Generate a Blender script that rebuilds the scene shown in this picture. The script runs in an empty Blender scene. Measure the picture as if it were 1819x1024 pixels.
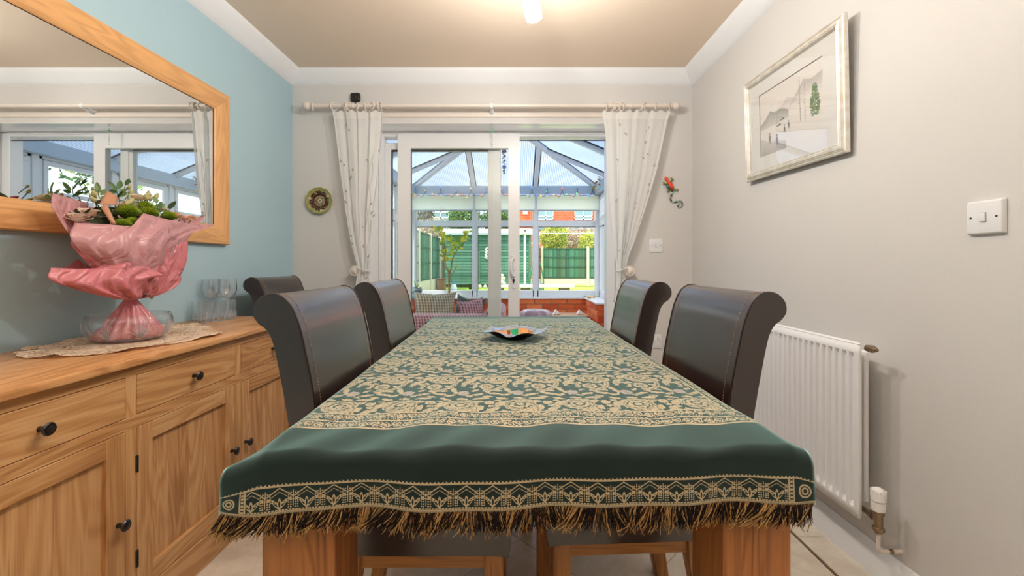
import bpy, bmesh, math, random
from mathutils import Vector, Matrix
from math import pi, sin, cos, sqrt, radians

SC = bpy.context.scene
COL = SC.collection
F, CX, CY, HC = 760.0, 914.0, 470.0, 1.06      # focal length (px), principal point, eye height

# ------------------------------------------------------------------ camera, world, lights, exposure
cam_d = bpy.data.cameras.new('camera')
cam_d.sensor_fit = 'HORIZONTAL'; cam_d.sensor_width = 36.0
cam_d.lens = 36.0 * F / 1819.0
cam_d.shift_x = (909.5 - CX) / 1819.0
cam_d.shift_y = (CY - 512.0) / 1819.0
cam_d.clip_start = 0.02; cam_d.clip_end = 300
cam = bpy.data.objects.new('camera', cam_d); COL.objects.link(cam)
cam.location = (0, 0, HC); cam.rotation_euler = (pi / 2, 0, 0)
SC.camera = cam

SC.view_settings.view_transform = 'Standard'; SC.view_settings.look = 'None'
SC.view_settings.gamma = 1.0; SC.view_settings.use_curve_mapping = False
SC.view_settings.exposure = 0.36
SPOT_W = 18.0                                   # watts of each bulb of the ceiling spotlight bar

wd = bpy.data.worlds.new('sky'); SC.world = wd; wd.use_nodes = True
wn = wd.node_tree; wn.nodes.clear()
wo = wn.nodes.new('ShaderNodeOutputWorld'); wb = wn.nodes.new('ShaderNodeBackground')
wtc = wn.nodes.new('ShaderNodeTexCoord'); wns = wn.nodes.new('ShaderNodeTexNoise'); wr = wn.nodes.new('ShaderNodeValToRGB')
wns.inputs['Scale'].default_value = 2.2; wns.inputs['Detail'].default_value = 6
wr.color_ramp.elements[0].position = .35; wr.color_ramp.elements[0].color = (.66, .81, 1.0, 1)
wr.color_ramp.elements[1].position = .62; wr.color_ramp.elements[1].color = (.95, .97, 1.0, 1)
wn.links.new(wtc.outputs['Generated'], wns.inputs['Vector']); wn.links.new(wns.outputs['Fac'], wr.inputs['Fac'])
wn.links.new(wr.outputs['Color'], wb.inputs['Color']); wn.links.new(wb.outputs['Background'], wo.inputs['Surface'])
wb.inputs['Strength'].default_value = 2.45

def lamp(name, kind, loc, energy, color, rot=(0, 0, 0), **kw):
    d = bpy.data.lights.new(name, kind); d.energy = energy; d.color = color
    for k, v in kw.items(): setattr(d, k, v)
    o = bpy.data.objects.new(name, d); COL.objects.link(o); o.location = loc; o.rotation_euler = rot
    return o
lamp('sun', 'SUN', (0, 10, 20), 4.2, (1, .95, .86), Vector((.45, .35, -.82)).to_track_quat('-Z', 'Y').to_euler(), angle=radians(3))
# added fill: unseen area light bounced off the ceiling behind the camera
lamp('ceiling_fill', 'AREA', (-.1, -.6, 1.5), 36, (1, .97, .95), (pi, 0, 0), shape='RECTANGLE', size=1.8, size_y=1.6)
SC.cycles.max_bounces = 10; SC.cycles.diffuse_bounces = 5; SC.cycles.glossy_bounces = 5
SC.cycles.transparent_max_bounces = 24; SC.cycles.transmission_bounces = 8
SC.cycles.caustics_reflective = False; SC.cycles.caustics_refractive = False
SC.cycles.sample_clamp_indirect = 6.0

# ------------------------------------------------------------------ pixel to world (measured on the photograph)
def P(px, py, Y): return Vector(((px - CX) * Y / F, Y, HC - (py - CY) * Y / F))
def PX(px, py, X): return P(px, py, X * F / (px - CX))
def PZ(px, py, z): return P(px, py, (HC - z) * F / (py - CY))

# ------------------------------------------------------------------ objects
WM = {}
def _link(o, parent):
    COL.objects.link(o)
    if parent is not None: o.parent = parent
def wm(o):
    return WM.get(o.name, Matrix.Identity(4))
def tag(o, label=None, cat=None, group=None, kind=None):
    if label: o['label'] = label
    if cat: o['category'] = cat
    if group: o['group'] = group
    if kind: o['kind'] = kind
    return o
def thing(name, loc, label, cat, group=None, rz=0.0, parent=None):
    o = bpy.data.objects.new(name, None); _link(o, parent)
    o.empty_display_size = .1
    o.location = loc; o.rotation_euler = (0, 0, rz)
    WM[o.name] = Matrix.Translation(Vector(loc)) @ Matrix.Rotation(rz, 4, 'Z')
    return tag(o, label, cat, group)
def copy_tree(o, parent=None):
    c = o.copy(); COL.objects.link(c)
    if parent is not None: c.parent = parent; c.matrix_parent_inverse = o.matrix_parent_inverse.copy()
    for ch in [x for x in COL.objects if x.parent == o]: copy_tree(ch, c)
    return c

class MB:
    """collects shapes and links them as ONE mesh object"""
    def __init__(s): s.v = []; s.f = []; s.c = []; s.col = None; s.uv = None; s.T = None
    def _add(s, vs, fs):
        n = len(s.v)
        for p in vs:
            p = Vector(p)
            s.v.append(s.T @ p if s.T is not None else p)
        for f in fs: s.f.append(tuple(i + n for i in f)); s.c.append(s.col)
    def box(s, x0, x1, y0, y1, z0, z1, b=0.0, seg=1):
        if x0 > x1: x0, x1 = x1, x0
        if y0 > y1: y0, y1 = y1, y0
        if z0 > z1: z0, z1 = z1, z0
        if b <= 0:
            vs = [(x, y, z) for x in (x0, x1) for y in (y0, y1) for z in (z0, z1)]
            s._add(vs, [(0, 1, 3, 2), (4, 6, 7, 5), (0, 4, 5, 1), (2, 3, 7, 6), (0, 2, 6, 4), (1, 5, 7, 3)]); return s
        bm = bmesh.new(); bmesh.ops.create_cube(bm, size=1)
        for v in bm.verts:
            v.co = Vector(((x0 + x1) / 2 + v.co.x * (x1 - x0), (y0 + y1) / 2 + v.co.y * (y1 - y0), (z0 + z1) / 2 + v.co.z * (z1 - z0)))
        b = min(b, .49 * min(x1 - x0, y1 - y0, z1 - z0))
        bmesh.ops.bevel(bm, geom=list(bm.edges), offset=b, segments=seg, profile=.5, affect='EDGES', clamp_overlap=True)
        s.bm(bm); return s
    def bm(s, bm, free=True):
        bm.verts.index_update()
        s._add([v.co.copy() for v in bm.verts], [tuple(v.index for v in f.verts) for f in bm.faces])
        if free: bm.free()
    def tube(s, pts, r, seg=8, caps=True, closed=False):
        pts = [Vector(p) for p in pts]; n = len(pts)
        rs = r if isinstance(r, (list, tuple)) else [r] * n
        ring = []; up = None
        for i, p in enumerate(pts):
            if closed: t = pts[(i + 1) % n] - pts[i - 1]
            else: t = pts[min(i + 1, n - 1)] - pts[max(i - 1, 0)]
            t = t.normalized() if t.length > 1e-9 else Vector((0, 0, 1))
            if up is None:
                up = Vector((0, 0, 1)) if abs(t.z) < .9 else Vector((1, 0, 0))
            a = (up - t * up.dot(t)); a = a.normalized() if a.length > 1e-6 else t.orthogonal().normalized()
            up = a; bb = t.cross(a)
            ring.append([p + (a * cos(2 * pi * k / seg) + bb * sin(2 * pi * k / seg)) * rs[i] for k in range(seg)])
        vs = [q for rg in ring for q in rg]; fs = []
        for i in range(n if closed else n - 1):
            j = (i + 1) % n
            for k in range(seg):
                k2 = (k + 1) % seg
                fs.append((i * seg + k, i * seg + k2, j * seg + k2, j * seg + k))
        if caps and not closed:
            fs.append(tuple(range(seg))[::-1]); fs.append(tuple((n - 1) * seg + k for k in range(seg)))
        s._add(vs, fs); return s
    def lathe(s, prof, c=(0, 0, 0), seg=24, M=None, fr=None, caps=True):
        """prof: (radius, z) list, spun round z"""
        c = Vector(c); vs = []; fs = []; n = len(prof)
        for (r, z) in prof:
            for k in range(seg):
                a = 2 * pi * k / seg; rr = r * (fr(a, z) if fr else 1)
                p = Vector((rr * cos(a), rr * sin(a), z))
                vs.append(c + (M @ p if M is not None else p))
        for i in range(n - 1):
            for k in range(seg):
                k2 = (k + 1) % seg
                fs.append((i * seg + k, i * seg + k2, (i + 1) * seg + k2, (i + 1) * seg + k))
        if caps and prof[0][0] > 1e-5: fs.append(tuple(range(seg))[::-1])
        if caps and prof[-1][0] > 1e-5: fs.append(tuple((n - 1) * seg + k for k in range(seg)))
        s._add(vs, fs); return s
    def ball(s, c, r, seg=12, rings=8, M=None):
        rx, ry, rz = r if isinstance(r, (tuple, list)) else (r, r, r)
        vs = []; fs = []; c = Vector(c)
        for i in range(rings + 1):
            t = pi * i / rings
            for k in range(seg):
                a = 2 * pi * k / seg
                p = Vector((rx * sin(t) * cos(a), ry * sin(t) * sin(a), rz * cos(t)))
                vs.append(c + (M @ p if M is not None else p))
        for i in range(rings):
            for k in range(seg):
                k2 = (k + 1) % seg
                fs.append((i * seg + k, (i + 1) * seg + k, (i + 1) * seg + k2, i * seg + k2))
        s._add(vs, fs); return s
    def prism(s, poly, axis, a, b, bev=0.0, seg=2):
        """poly: 2D points; axis 'x' -> (y,z), 'y' -> (x,z), 'z' -> (x,y)"""
        def m(p, t): return {'x': (t, p[0], p[1]), 'y': (p[0], t, p[1]), 'z': (p[0], p[1], t)}[axis]
        n = len(poly)
        if bev <= 0:
            s._add([m(p, a) for p in poly] + [m(p, b) for p in poly],
                   [tuple(range(n))[::-1], tuple(range(n, 2 * n))] + [(i, (i + 1) % n, n + (i + 1) % n, n + i) for i in range(n)])
            return s
        bm = bmesh.new()
        A = [bm.verts.new(m(p, a)) for p in poly]; B = [bm.verts.new(m(p, b)) for p in poly]
        fa = bm.faces.new(A[::-1]); fb = bm.faces.new(B)
        for i in range(n): bm.faces.new((A[i], A[(i + 1) % n], B[(i + 1) % n], B[i]))
        es = list(set(fa.edges) | set(fb.edges))
        bmesh.ops.bevel(bm, geom=es, offset=bev, segments=seg, profile=.5, affect='EDGES', clamp_overlap=True)
        s.bm(bm); return s
    def grid(s, fn, nu, nv, uvfn=None):
        vs = [fn(i / nu, j / nv) for j in range(nv + 1) for i in range(nu + 1)]
        fs = [(j * (nu + 1) + i, j * (nu + 1) + i + 1, (j + 1) * (nu + 1) + i + 1, (j + 1) * (nu + 1) + i) for j in range(nv) for i in range(nu)]
        if uvfn is not None:
            s.uv = (s.uv or []) + [uvfn(i / nu, j / nv) for j in range(nv + 1) for i in range(nu + 1)]
        s._add(vs, fs); return s
    def quad(s, a, b, c, d): s._add([a, b, c, d], [(0, 1, 2, 3)]); return s
    def poly(s, pts): s._add(pts, [tuple(range(len(pts)))]); return s
    def build(s, name, mat, parent=None, world=True, smooth=35, solid=0.0, kind=None, label=None):
        me = bpy.data.meshes.new(name)
        vs = s.v
        if world and parent is not None:
            inv = wm(parent).inverted(); vs = [inv @ p for p in vs]
        me.from_pydata([tuple(p) for p in vs], [], s.f)
        if any(c is not None for c in s.c):
            at = me.color_attributes.new('Col', 'FLOAT_COLOR', 'CORNER')
            buf = []
            for poly in me.polygons:
                c = s.c[poly.index] or (.5, .5, .5)
                if isinstance(c[0], (tuple, list)):      # one colour per corner
                    for q in c: buf.extend((q[0], q[1], q[2], 1))
                else:
                    buf.extend((c[0], c[1], c[2], 1) * poly.loop_total)
            at.data.foreach_set('color', buf)
        if s.uv is not None:
            ul = me.uv_layers.new(name='UVMap'); buf = []
            for l in me.loops: buf.extend(s.uv[l.vertex_index])
            ul.data.foreach_set('uv', buf)
        if smooth:
            me.shade_smooth()
            if smooth < 180: me.set_sharp_from_angle(angle=radians(smooth))
        me.materials.append(mat)
        o = bpy.data.objects.new(name, me); _link(o, parent)
        WM[o.name] = wm(parent) if parent is not None else Matrix.Identity(4)
        if solid:
            md = o.modifiers.new('thickness', 'SOLIDIFY'); md.thickness = solid; md.offset = 0
        if kind: o['kind'] = kind
        if label: o['label'] = label
        return o
def B(*a, **k): return MB().box(*a, **k)
def struct(o): o['kind'] = 'structure'; return o

def spline(pts, n=6, closed=False):
    """Catmull-Rom through 2D/3D points"""
    P_ = [Vector(p) for p in pts]; out = []; m = len(P_)
    for i in range(m if closed else m - 1):
        p0 = P_[i - 1] if (closed or i > 0) else P_[0] * 2 - P_[1]
        p1 = P_[i]; p2 = P_[(i + 1) % m]
        p3 = P_[(i + 2) % m] if (closed or i + 2 < m) else P_[-1] * 2 - P_[-2]
        for k in range(n):
            t = k / n
            out.append(.5 * ((2 * p1) + (p2 - p0) * t + (2 * p0 - 5 * p1 + 4 * p2 - p3) * t * t + (3 * p1 - p0 - 3 * p2 + p3) * t ** 3))
    if not closed: out.append(P_[-1])
    return out
def interp(tab, x):
    """piecewise linear table [(x, y...)]"""
    if x <= tab[0][0]: return tab[0][1:] if len(tab[0]) > 2 else tab[0][1]
    for a, b in zip(tab, tab[1:]):
        if x <= b[0]:
            t = (x - a[0]) / (b[0] - a[0])
            r = [p + (q - p) * t for p, q in zip(a[1:], b[1:])]
            return r if len(r) > 1 else r[0]
    return tab[-1][1:] if len(tab[-1]) > 2 else tab[-1][1]
def sstep(a, b, x):
    t = max(0, min(1, (x - a) / (b - a))); return t * t * (3 - 2 * t)

# ------------------------------------------------------------------ materials
def lin(r, g, b):
    f = lambda c: (c / 255 / 12.92) if c / 255 <= .04045 else ((c / 255 + .055) / 1.055) ** 2.4
    return (f(r), f(g), f(b))
def new_mat(name):
    m = bpy.data.materials.new(name); m.use_nodes = True
    nt = m.node_tree; bs = nt.nodes['Principled BSDF']
    return m, nt, bs
def N(nt, t, **kw):
    n = nt.nodes.new(t)
    for k, v in kw.items():
        if k.startswith('i_'): n.inputs[k[2:].replace('_', ' ')].default_value = v
        else: setattr(n, k, v)
    return n
def c4(c): return (c[0], c[1], c[2], 1)
def flat(name, col, rough=.5, metal=0, spec=.5, var=.04, scale=6, bump=0, bscale=200, coat=0, sheen=0, emit=None, es=0, crough=.15, cior=1.5):
    """plain surface with a faint tone variation and optional fine relief"""
    m, nt, bs = new_mat(name); L = nt.links.new
    tc = N(nt, 'ShaderNodeTexCoord'); no = N(nt, 'ShaderNodeTexNoise'); no.inputs['Scale'].default_value = scale; no.inputs['Detail'].default_value = 4
    L(tc.outputs['Object'], no.inputs['Vector'])
    mx = N(nt, 'ShaderNodeMix', data_type='RGBA')
    mx.inputs['A'].default_value = c4([c * (1 - var) for c in col]); mx.inputs['B'].default_value = c4([min(1, c * (1 + var)) for c in col])
    L(no.outputs['Fac'], mx.inputs['Factor']); L(mx.outputs['Result'], bs.inputs['Base Color'])
    bs.inputs['Roughness'].default_value = rough; bs.inputs['Metallic'].default_value = metal
    bs.inputs['Specular IOR Level'].default_value = spec
    if coat: bs.inputs['Coat Weight'].default_value = coat; bs.inputs['Coat Roughness'].default_value = crough; bs.inputs['Coat IOR'].default_value = cior
    if sheen: bs.inputs['Sheen Weight'].default_value = sheen
    if emit: bs.inputs['Emission Color'].default_value = c4(emit); bs.inputs['Emission Strength'].default_value = es
    if bump:
        n2 = N(nt, 'ShaderNodeTexNoise'); n2.inputs['Scale'].default_value = bscale; n2.inputs['Detail'].default_value = 3
        L(tc.outputs['Object'], n2.inputs['Vector'])
        bp = N(nt, 'ShaderNodeBump'); bp.inputs['Strength'].default_value = bump; bp.inputs['Distance'].default_value = .002
        L(n2.outputs['Fac'], bp.inputs['Height']); L(bp.outputs['Normal'], bs.inputs['Normal'])
    return m
def vcol(name, rough=.5, spec=.5, coat=0, trans=0.0):
    m, nt, bs = new_mat(name)
    a = N(nt, 'ShaderNodeAttribute', attribute_name='Col')
    nt.links.new(a.outputs['Color'], bs.inputs['Base Color']); bs.inputs['Roughness'].default_value = rough
    bs.inputs['Specular IOR Level'].default_value = spec
    if coat: bs.inputs['Coat Weight'].default_value = coat
    if trans:
        out = nt.nodes['Material Output']; t = N(nt, 'ShaderNodeBsdfTranslucent'); x = N(nt, 'ShaderNodeMixShader')
        nt.links.new(a.outputs['Color'], t.inputs['Color']); x.inputs[0].default_value = trans
        nt.links.new(bs.outputs[0], x.inputs[1]); nt.links.new(t.outputs[0], x.inputs[2]); nt.links.new(x.outputs[0], out.inputs['Surface'])
    return m
def sheer(name, col, transp=.25, trans=.4, rough=.6):
    """thin cloth, paper or plastic: diffuse + translucent + see-through"""
    m, nt, bs = new_mat(name); L = nt.links.new; out = nt.nodes['Material Output']
    bs.inputs['Base Color'].default_value = c4(col); bs.inputs['Roughness'].default_value = rough
    t = N(nt, 'ShaderNodeBsdfTranslucent'); t.inputs['Color'].default_value = c4(col)
    x = N(nt, 'ShaderNodeMixShader'); x.inputs[0].default_value = trans
    L(bs.outputs[0], x.inputs[1]); L(t.outputs[0], x.inputs[2])
    if transp > 0:
        tr = N(nt, 'ShaderNodeBsdfTransparent'); y = N(nt, 'ShaderNodeMixShader'); y.inputs[0].default_value = transp
        L(x.outputs[0], y.inputs[1]); L(tr.outputs[0], y.inputs[2]); L(y.outputs[0], out.inputs['Surface'])
    else: L(x.outputs[0], out.inputs['Surface'])
    return m
def thin_glass(name, tint=(1, 1, 1), refl=1.0, rough=0.0, f0=.04, haze=0.0):
    m, nt, bs = new_mat(name); L = nt.links.new; out = nt.nodes['Material Output']; nt.nodes.remove(bs)
    tr = N(nt, 'ShaderNodeBsdfTransparent'); tr.inputs['Color'].default_value = c4(tint)
    gl = N(nt, 'ShaderNodeBsdfGlossy'); gl.inputs['Roughness'].default_value = rough
    lw = N(nt, 'ShaderNodeLayerWeight'); pw = N(nt, 'ShaderNodeMath', operation='POWER'); pw.inputs[1].default_value = 4.5; L(lw.outputs['Facing'], pw.inputs[0])
    mm = N(nt, 'ShaderNodeMath', operation='MULTIPLY_ADD'); mm.inputs[1].default_value = .9 * refl; mm.inputs[2].default_value = f0 * refl; mm.use_clamp = True
    L(pw.outputs[0], mm.inputs[0])
    x = N(nt, 'ShaderNodeMixShader'); L(mm.outputs[0], x.inputs[0]); L(tr.outputs[0], x.inputs[1]); L(gl.outputs[0], x.inputs[2])
    if haze:
        df = N(nt, 'ShaderNodeBsdfDiffuse'); df.inputs['Color'].default_value = (.85, .88, .93, 1); y = N(nt, 'ShaderNodeMixShader'); y.inputs[0].default_value = haze
        L(x.outputs[0], y.inputs[1]); L(df.outputs[0], y.inputs[2]); x = y
    L(x.outputs[0], out.inputs['Surface']); return m
def oak(name, axis, base, dark, light=None, board=0.09, rough=.42, across=None, coat=0.0, gloss=.5):
    """oak with grain along axis; boards across it differ in tone"""
    m, nt, bs = new_mat(name); L = nt.links.new
    tc = N(nt, 'ShaderNodeTexCoord'); oi = N(nt, 'ShaderNodeObjectInfo')
    mul = N(nt, 'ShaderNodeMath', operation='MULTIPLY'); mul.inputs[1].default_value = 13.7; L(oi.outputs['Random'], mul.inputs[0])
    ad = N(nt, 'ShaderNodeVectorMath', operation='ADD'); L(tc.outputs['Object'], ad.inputs[0]); L(mul.outputs[0], ad.inputs[1])
    # tone of each glued board
    sp = N(nt, 'ShaderNodeSeparateXYZ'); L(tc.outputs['Object'], sp.inputs[0])
    ac = across or {'X': 'Y', 'Y': 'X', 'Z': 'Y'}[axis]
    dv = N(nt, 'ShaderNodeMath', operation='DIVIDE'); dv.inputs[1].default_value = board; L(sp.outputs[ac], dv.inputs[0])
    fl = N(nt, 'ShaderNodeMath', operation='FLOOR'); L(dv.outputs[0], fl.inputs[0])
    f2 = N(nt, 'ShaderNodeMath', operation='ADD'); L(fl.outputs[0], f2.inputs[0]); L(mul.outputs[0], f2.inputs[1])
    wn_ = N(nt, 'ShaderNodeTexWhiteNoise', noise_dimensions='1D'); L(f2.outputs[0], wn_.inputs['W'])
    ofs = N(nt, 'ShaderNodeVectorMath', operation='MULTIPLY_ADD'); L(wn_.outputs['Color'], ofs.inputs[0]); ofs.inputs[1].default_value = (3, 3, 3); L(ad.outputs[0], ofs.inputs[2])
    mp = N(nt, 'ShaderNodeMapping'); s = {'X': (.7, 5, 5), 'Y': (5, .7, 5), 'Z': (5, 5, .7)}[axis]; mp.inputs['Scale'].default_value = s
    L(ofs.outputs[0], mp.inputs['Vector'])
    n1 = N(nt, 'ShaderNodeTexNoise'); n1.inputs['Scale'].default_value = 1.1; n1.inputs['Detail'].default_value = 3; n1.inputs['Distortion'].default_value = .8
    L(mp.outputs[0], n1.inputs['Vector'])
    w1 = N(nt, 'ShaderNodeMath', operation='MULTIPLY'); w1.inputs[1].default_value = 85; L(n1.outputs['Fac'], w1.inputs[0])
    sn = N(nt, 'ShaderNodeMath', operation='SINE'); L(w1.outputs[0], sn.inputs[0])
    mp2 = N(nt, 'ShaderNodeMapping'); mp2.inputs['Scale'].default_value = [q * 60 if q > 2 else q * 8 for q in s]
    L(ofs.outputs[0], mp2.inputs['Vector'])
    n2 = N(nt, 'ShaderNodeTexNoise'); n2.inputs['Scale'].default_value = 1; n2.inputs['Detail'].default_value = 2; L(mp2.outputs[0], n2.inputs['Vector'])
    a1 = N(nt, 'ShaderNodeMath', operation='MULTIPLY_ADD'); a1.inputs[1].default_value = .15; a1.inputs[2].default_value = .12; L(sn.outputs[0], a1.inputs[0])
    a2 = N(nt, 'ShaderNodeMath', operation='MULTIPLY_ADD'); a2.inputs[1].default_value = .62; L(n2.outputs['Fac'], a2.inputs[0]); L(a1.outputs[0], a2.inputs[2])
    a3 = N(nt, 'ShaderNodeMath', operation='MULTIPLY_ADD'); a3.inputs[1].default_value = .24; L(wn_.outputs['Value'], a3.inputs[0]); L(a2.outputs[0], a3.inputs[2])
    cr = N(nt, 'ShaderNodeValToRGB'); e = cr.color_ramp.elements
    e[0].position = .2; e[0].color = c4(light or [min(1, c * 1.18) for c in base]); e[1].position = .95; e[1].color = c4(dark)
    em = cr.color_ramp.elements.new(.52); em.color = c4(base)
    L(a3.outputs[0], cr.inputs['Fac']); L(cr.outputs['Color'], bs.inputs['Base Color'])
    bs.inputs['Roughness'].default_value = rough; bs.inputs['Specular IOR Level'].default_value = gloss
    if coat: bs.inputs['Coat Weight'].default_value = coat; bs.inputs['Coat Roughness'].default_value = .25
    bp = N(nt, 'ShaderNodeBump'); bp.inputs['Strength'].default_value = .12; bp.inputs['Distance'].default_value = .001
    L(n2.outputs['Fac'], bp.inputs['Height']); L(bp.outputs['Normal'], bs.inputs['Normal'])
    return m

class E:
    """a value in a shader graph: arithmetic on it adds math nodes"""
    def __init__(s, nt, k): s.nt = nt; s.k = k
    def _b(s, o, op, rev=False):
        n = s.nt.nodes.new('ShaderNodeMath'); n.operation = op
        for i, q in enumerate((o, s) if rev else (s, o)):
            if isinstance(q, E): s.nt.links.new(q.k, n.inputs[i])
            elif q is not None: n.inputs[i].default_value = q
        return E(s.nt, n.outputs[0])
    def __add__(s, o): return s._b(o, 'ADD')
    def __radd__(s, o): return s._b(o, 'ADD')
    def __sub__(s, o): return s._b(o, 'SUBTRACT')
    def __rsub__(s, o): return s._b(o, 'SUBTRACT', True)
    def __mul__(s, o): return s._b(o, 'MULTIPLY')
    def __rmul__(s, o): return s._b(o, 'MULTIPLY')
    def __truediv__(s, o): return s._b(o, 'DIVIDE')
    def lt(s, o): return s._b(o, 'LESS_THAN')
    def gt(s, o): return s._b(o, 'GREATER_THAN')
    def mn(s, o): return s._b(o, 'MINIMUM')
    def mx(s, o): return s._b(o, 'MAXIMUM')
    def abs(s): return s._b(None, 'ABSOLUTE')
    def floor(s): return s._b(None, 'FLOOR')
    def fract(s): return s._b(None, 'FRACT')
    def sin(s): return s._b(None, 'SINE')
    def ping(s, o): return s._b(o, 'PINGPONG')
def mixc(nt, f, a, b):
    m = nt.nodes.new('ShaderNodeMix'); m.data_type = 'RGBA'
    if isinstance(f, E): nt.links.new(f.k, m.inputs['Factor'])
    else: m.inputs['Factor'].default_value = f
    for q, k in ((a, 'A'), (b, 'B')):
        if isinstance(q, (tuple, list)): m.inputs[k].default_value = c4(q)
        else: nt.links.new(q, m.inputs[k])
    return m.outputs['Result']
# ------------------------------------------------------------------ material library
M = {}
M['wall'] = flat('warm grey wallpaper', lin(209, 207, 205), .85, var=.02, scale=3, bump=.25, bscale=350, spec=.2)
M['blue'] = flat('duck egg blue paint', lin(170, 199, 210), .85, var=.03, scale=3, bump=.2, bscale=350, spec=.2)
M['ceil'] = flat('beige ceiling paint', lin(234, 217, 198), .9, var=.015, scale=2, spec=.1)
M['white'] = flat('white gloss paint', lin(238, 240, 243), .45, var=.01, spec=.4)
M['matwhite'] = flat('matt white', lin(240, 240, 238), .8, var=.01, spec=.2)
M['upvc'] = flat('white upvc', lin(226, 227, 229), .32, var=.01)
M['cream'] = flat('cream painted wood', lin(222, 212, 202), .4, var=.02)
M['enamel'] = flat('white radiator enamel', lin(238, 239, 241), .38, var=.01)
M['brass'] = flat('aged nickel', lin(150, 130, 105), .35, metal=.9, var=.2, scale=60)
M['chrome'] = flat('chrome', (.7, .7, .7), .15, metal=1, var=.02)
M['black'] = flat('black plastic', (.012, .011, .010), .3, var=.1)
M['leather'] = flat('dark brown leather', lin(34, 18, 17), .42, var=.14, scale=9, bump=.2, bscale=420, spec=.5, coat=1.0, crough=.2, cior=1.62)
M['piping'] = flat('brown leather piping', lin(44, 26, 22), .4, var=.1)
M['thread'] = flat('tan stitching thread', lin(168, 128, 104), .8, var=.1)
M['chairwood'] = oak('chair leg oak', 'Z', lin(178, 120, 66), lin(134, 82, 40), board=.3)
M['chairwood_x'] = oak('chair rail oak', 'X', lin(178, 120, 66), lin(134, 82, 40), board=.3)
M['table_z'] = oak('table leg oak', 'Z', lin(172, 108, 54), lin(126, 72, 32), board=.06, across='X')
M['table_y'] = oak('table top oak', 'Y', lin(172, 108, 54), lin(126, 72, 32), board=.1)
M['table_x'] = oak('table apron oak', 'X', lin(172, 108, 54), lin(126, 72, 32), board=.3)
sbb, sbd, sbl = lin(196, 146, 94), lin(150, 100, 56), lin(216, 172, 122)
M['side_y'] = oak('sideboard oak lengthwise', 'Y', sbb, sbd, sbl, board=.3, across='Z')
M['side_top'] = oak('sideboard top oak', 'Y', lin(208, 152, 100), sbd, sbl, board=.095, across='X', rough=.3)
M['side_z'] = oak('sideboard oak upright', 'Z', sbb, sbd, sbl, board=.3, across='Y')
M['side_panel'] = oak('sideboard door panel oak', 'Z', lin(198, 148, 98), sbd, sbl, board=.085, across='Y')
M['knob'] = flat('dark pewter', lin(70, 66, 66), .3, metal=.85, var=.2, scale=50)
M['mirror_y'] = oak('mirror frame oak lengthwise', 'Y', lin(212, 160, 104), lin(184, 126, 76), board=.5, across='Z', rough=.35)
M['mirror_z'] = oak('mirror frame oak upright', 'Z', lin(218, 166, 110), lin(192, 134, 80), board=.5, across='Y', rough=.35)
M['mirror'] = flat('mirror glass', (.86, .88, .87), .0, metal=1, var=0)
M['shadowgap'] = flat('dark backing', (.03, .025, .02), .8)
M['glass'] = thin_glass('clear window glass', (.97, .985, .98))
M['crystal'] = thin_glass('crystal glass', (.99, .995, 1.0), refl=2.0, rough=.015, haze=.022)
M['darkgasket'] = flat('dark gasket', (.02, .017, .015), .6)
M['brick'] = flat('orange red brick', lin(196, 88, 46), .85, var=.25, scale=7, bump=.6, bscale=120)
M['mortar'] = flat('mortar', lin(176, 132, 104), .95, var=.1)
M['vc'] = vcol('painted colours', .45)
M['vcleaf'] = vcol('leaf colours', .5, trans=.3)
M['vcmatt'] = vcol('matt colours', .85, spec=.2)

# ------------------------------------------------------------------ room shell
XL, XR, YF, ZC, YB = -1.54, 1.233, 2.966, 2.387, -3.6
YW = 3.30                      # outer face of the door wall
OX0, OX1, OZ = -1.01, .75, 2.043    # door opening
struct(B(XL - .12, XL, YB - .1, YW, -.05, ZC).build('wall_left', M['blue'], smooth=0))
struct(B(XR, XR + .12, YB - .1, YW, -.05, ZC).build('wall_right', M['wall'], smooth=0))
w = MB(); w.box(XL, OX0, YF, YW, -.05, ZC); w.box(OX1, XR, YF, YW, -.05, ZC); w.box(OX0, OX1, YF, YW, OZ, ZC)
struct(w.build('wall_far', M['wall'], smooth=0))
# painted reveal of the opening
w = MB(); w.box(OX0, OX0 + .004, YF + .001, 3.17, 0, OZ); w.box(OX1 - .004, OX1, YF + .001, 3.17, 0, OZ); w.box(OX0 + .004, OX1 - .004, YF + .001, 3.17, OZ - .004, OZ)
struct(w.build('trim_1', flat('glossy white reveal paint', lin(242, 243, 243), .16, spec=.6, coat=.6, var=.01), smooth=0))
struct(B(XL, XR, YB - .1, YB, -.05, ZC).build('wall_back', flat('dark unseen wall', lin(92, 82, 74), .9), smooth=0))  # unseen wall; its dark colour stands in for a dim room in reflections
struct(B(XL - .12, XR + .12, YB - .1, YW, ZC, ZC + .12).build('ceiling', M['ceil'], smooth=0))

# coving: a hollow quarter profile along left, far and right walls
cv = .087
prof = [(0, 0), (0, -cv), (.008, -cv)] + [(cv - .006 - (cv - .014) * cos(t), -cv + .006 + (cv - .014) * sin(t)) for t in [pi / 2 * k / 10 for k in range(11)]] + [(cv, -.008), (cv, 0)]
prof = [(0, 0), (0, -cv), (.006, -cv + .002), (.03, -cv + .022), (cv - .022, -.03), (cv - .002, -.006), (cv, 0)]
m_ = MB(); m_.prism([(XL + a, ZC + b) for a, b in prof], 'y', YB, YF); struct(m_.build('trim_2', M['white'], smooth=50))
m_ = MB(); m_.prism([(XR - a, ZC + b) for a, b in prof], 'y', YB, YF); struct(m_.build('trim_3', M['white'], smooth=50))
m_ = MB(); m_.prism([(YF - a, ZC + b) for a, b in prof], 'x', XL, XR); struct(m_.build('trim_4', M['white'], smooth=50))

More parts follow.
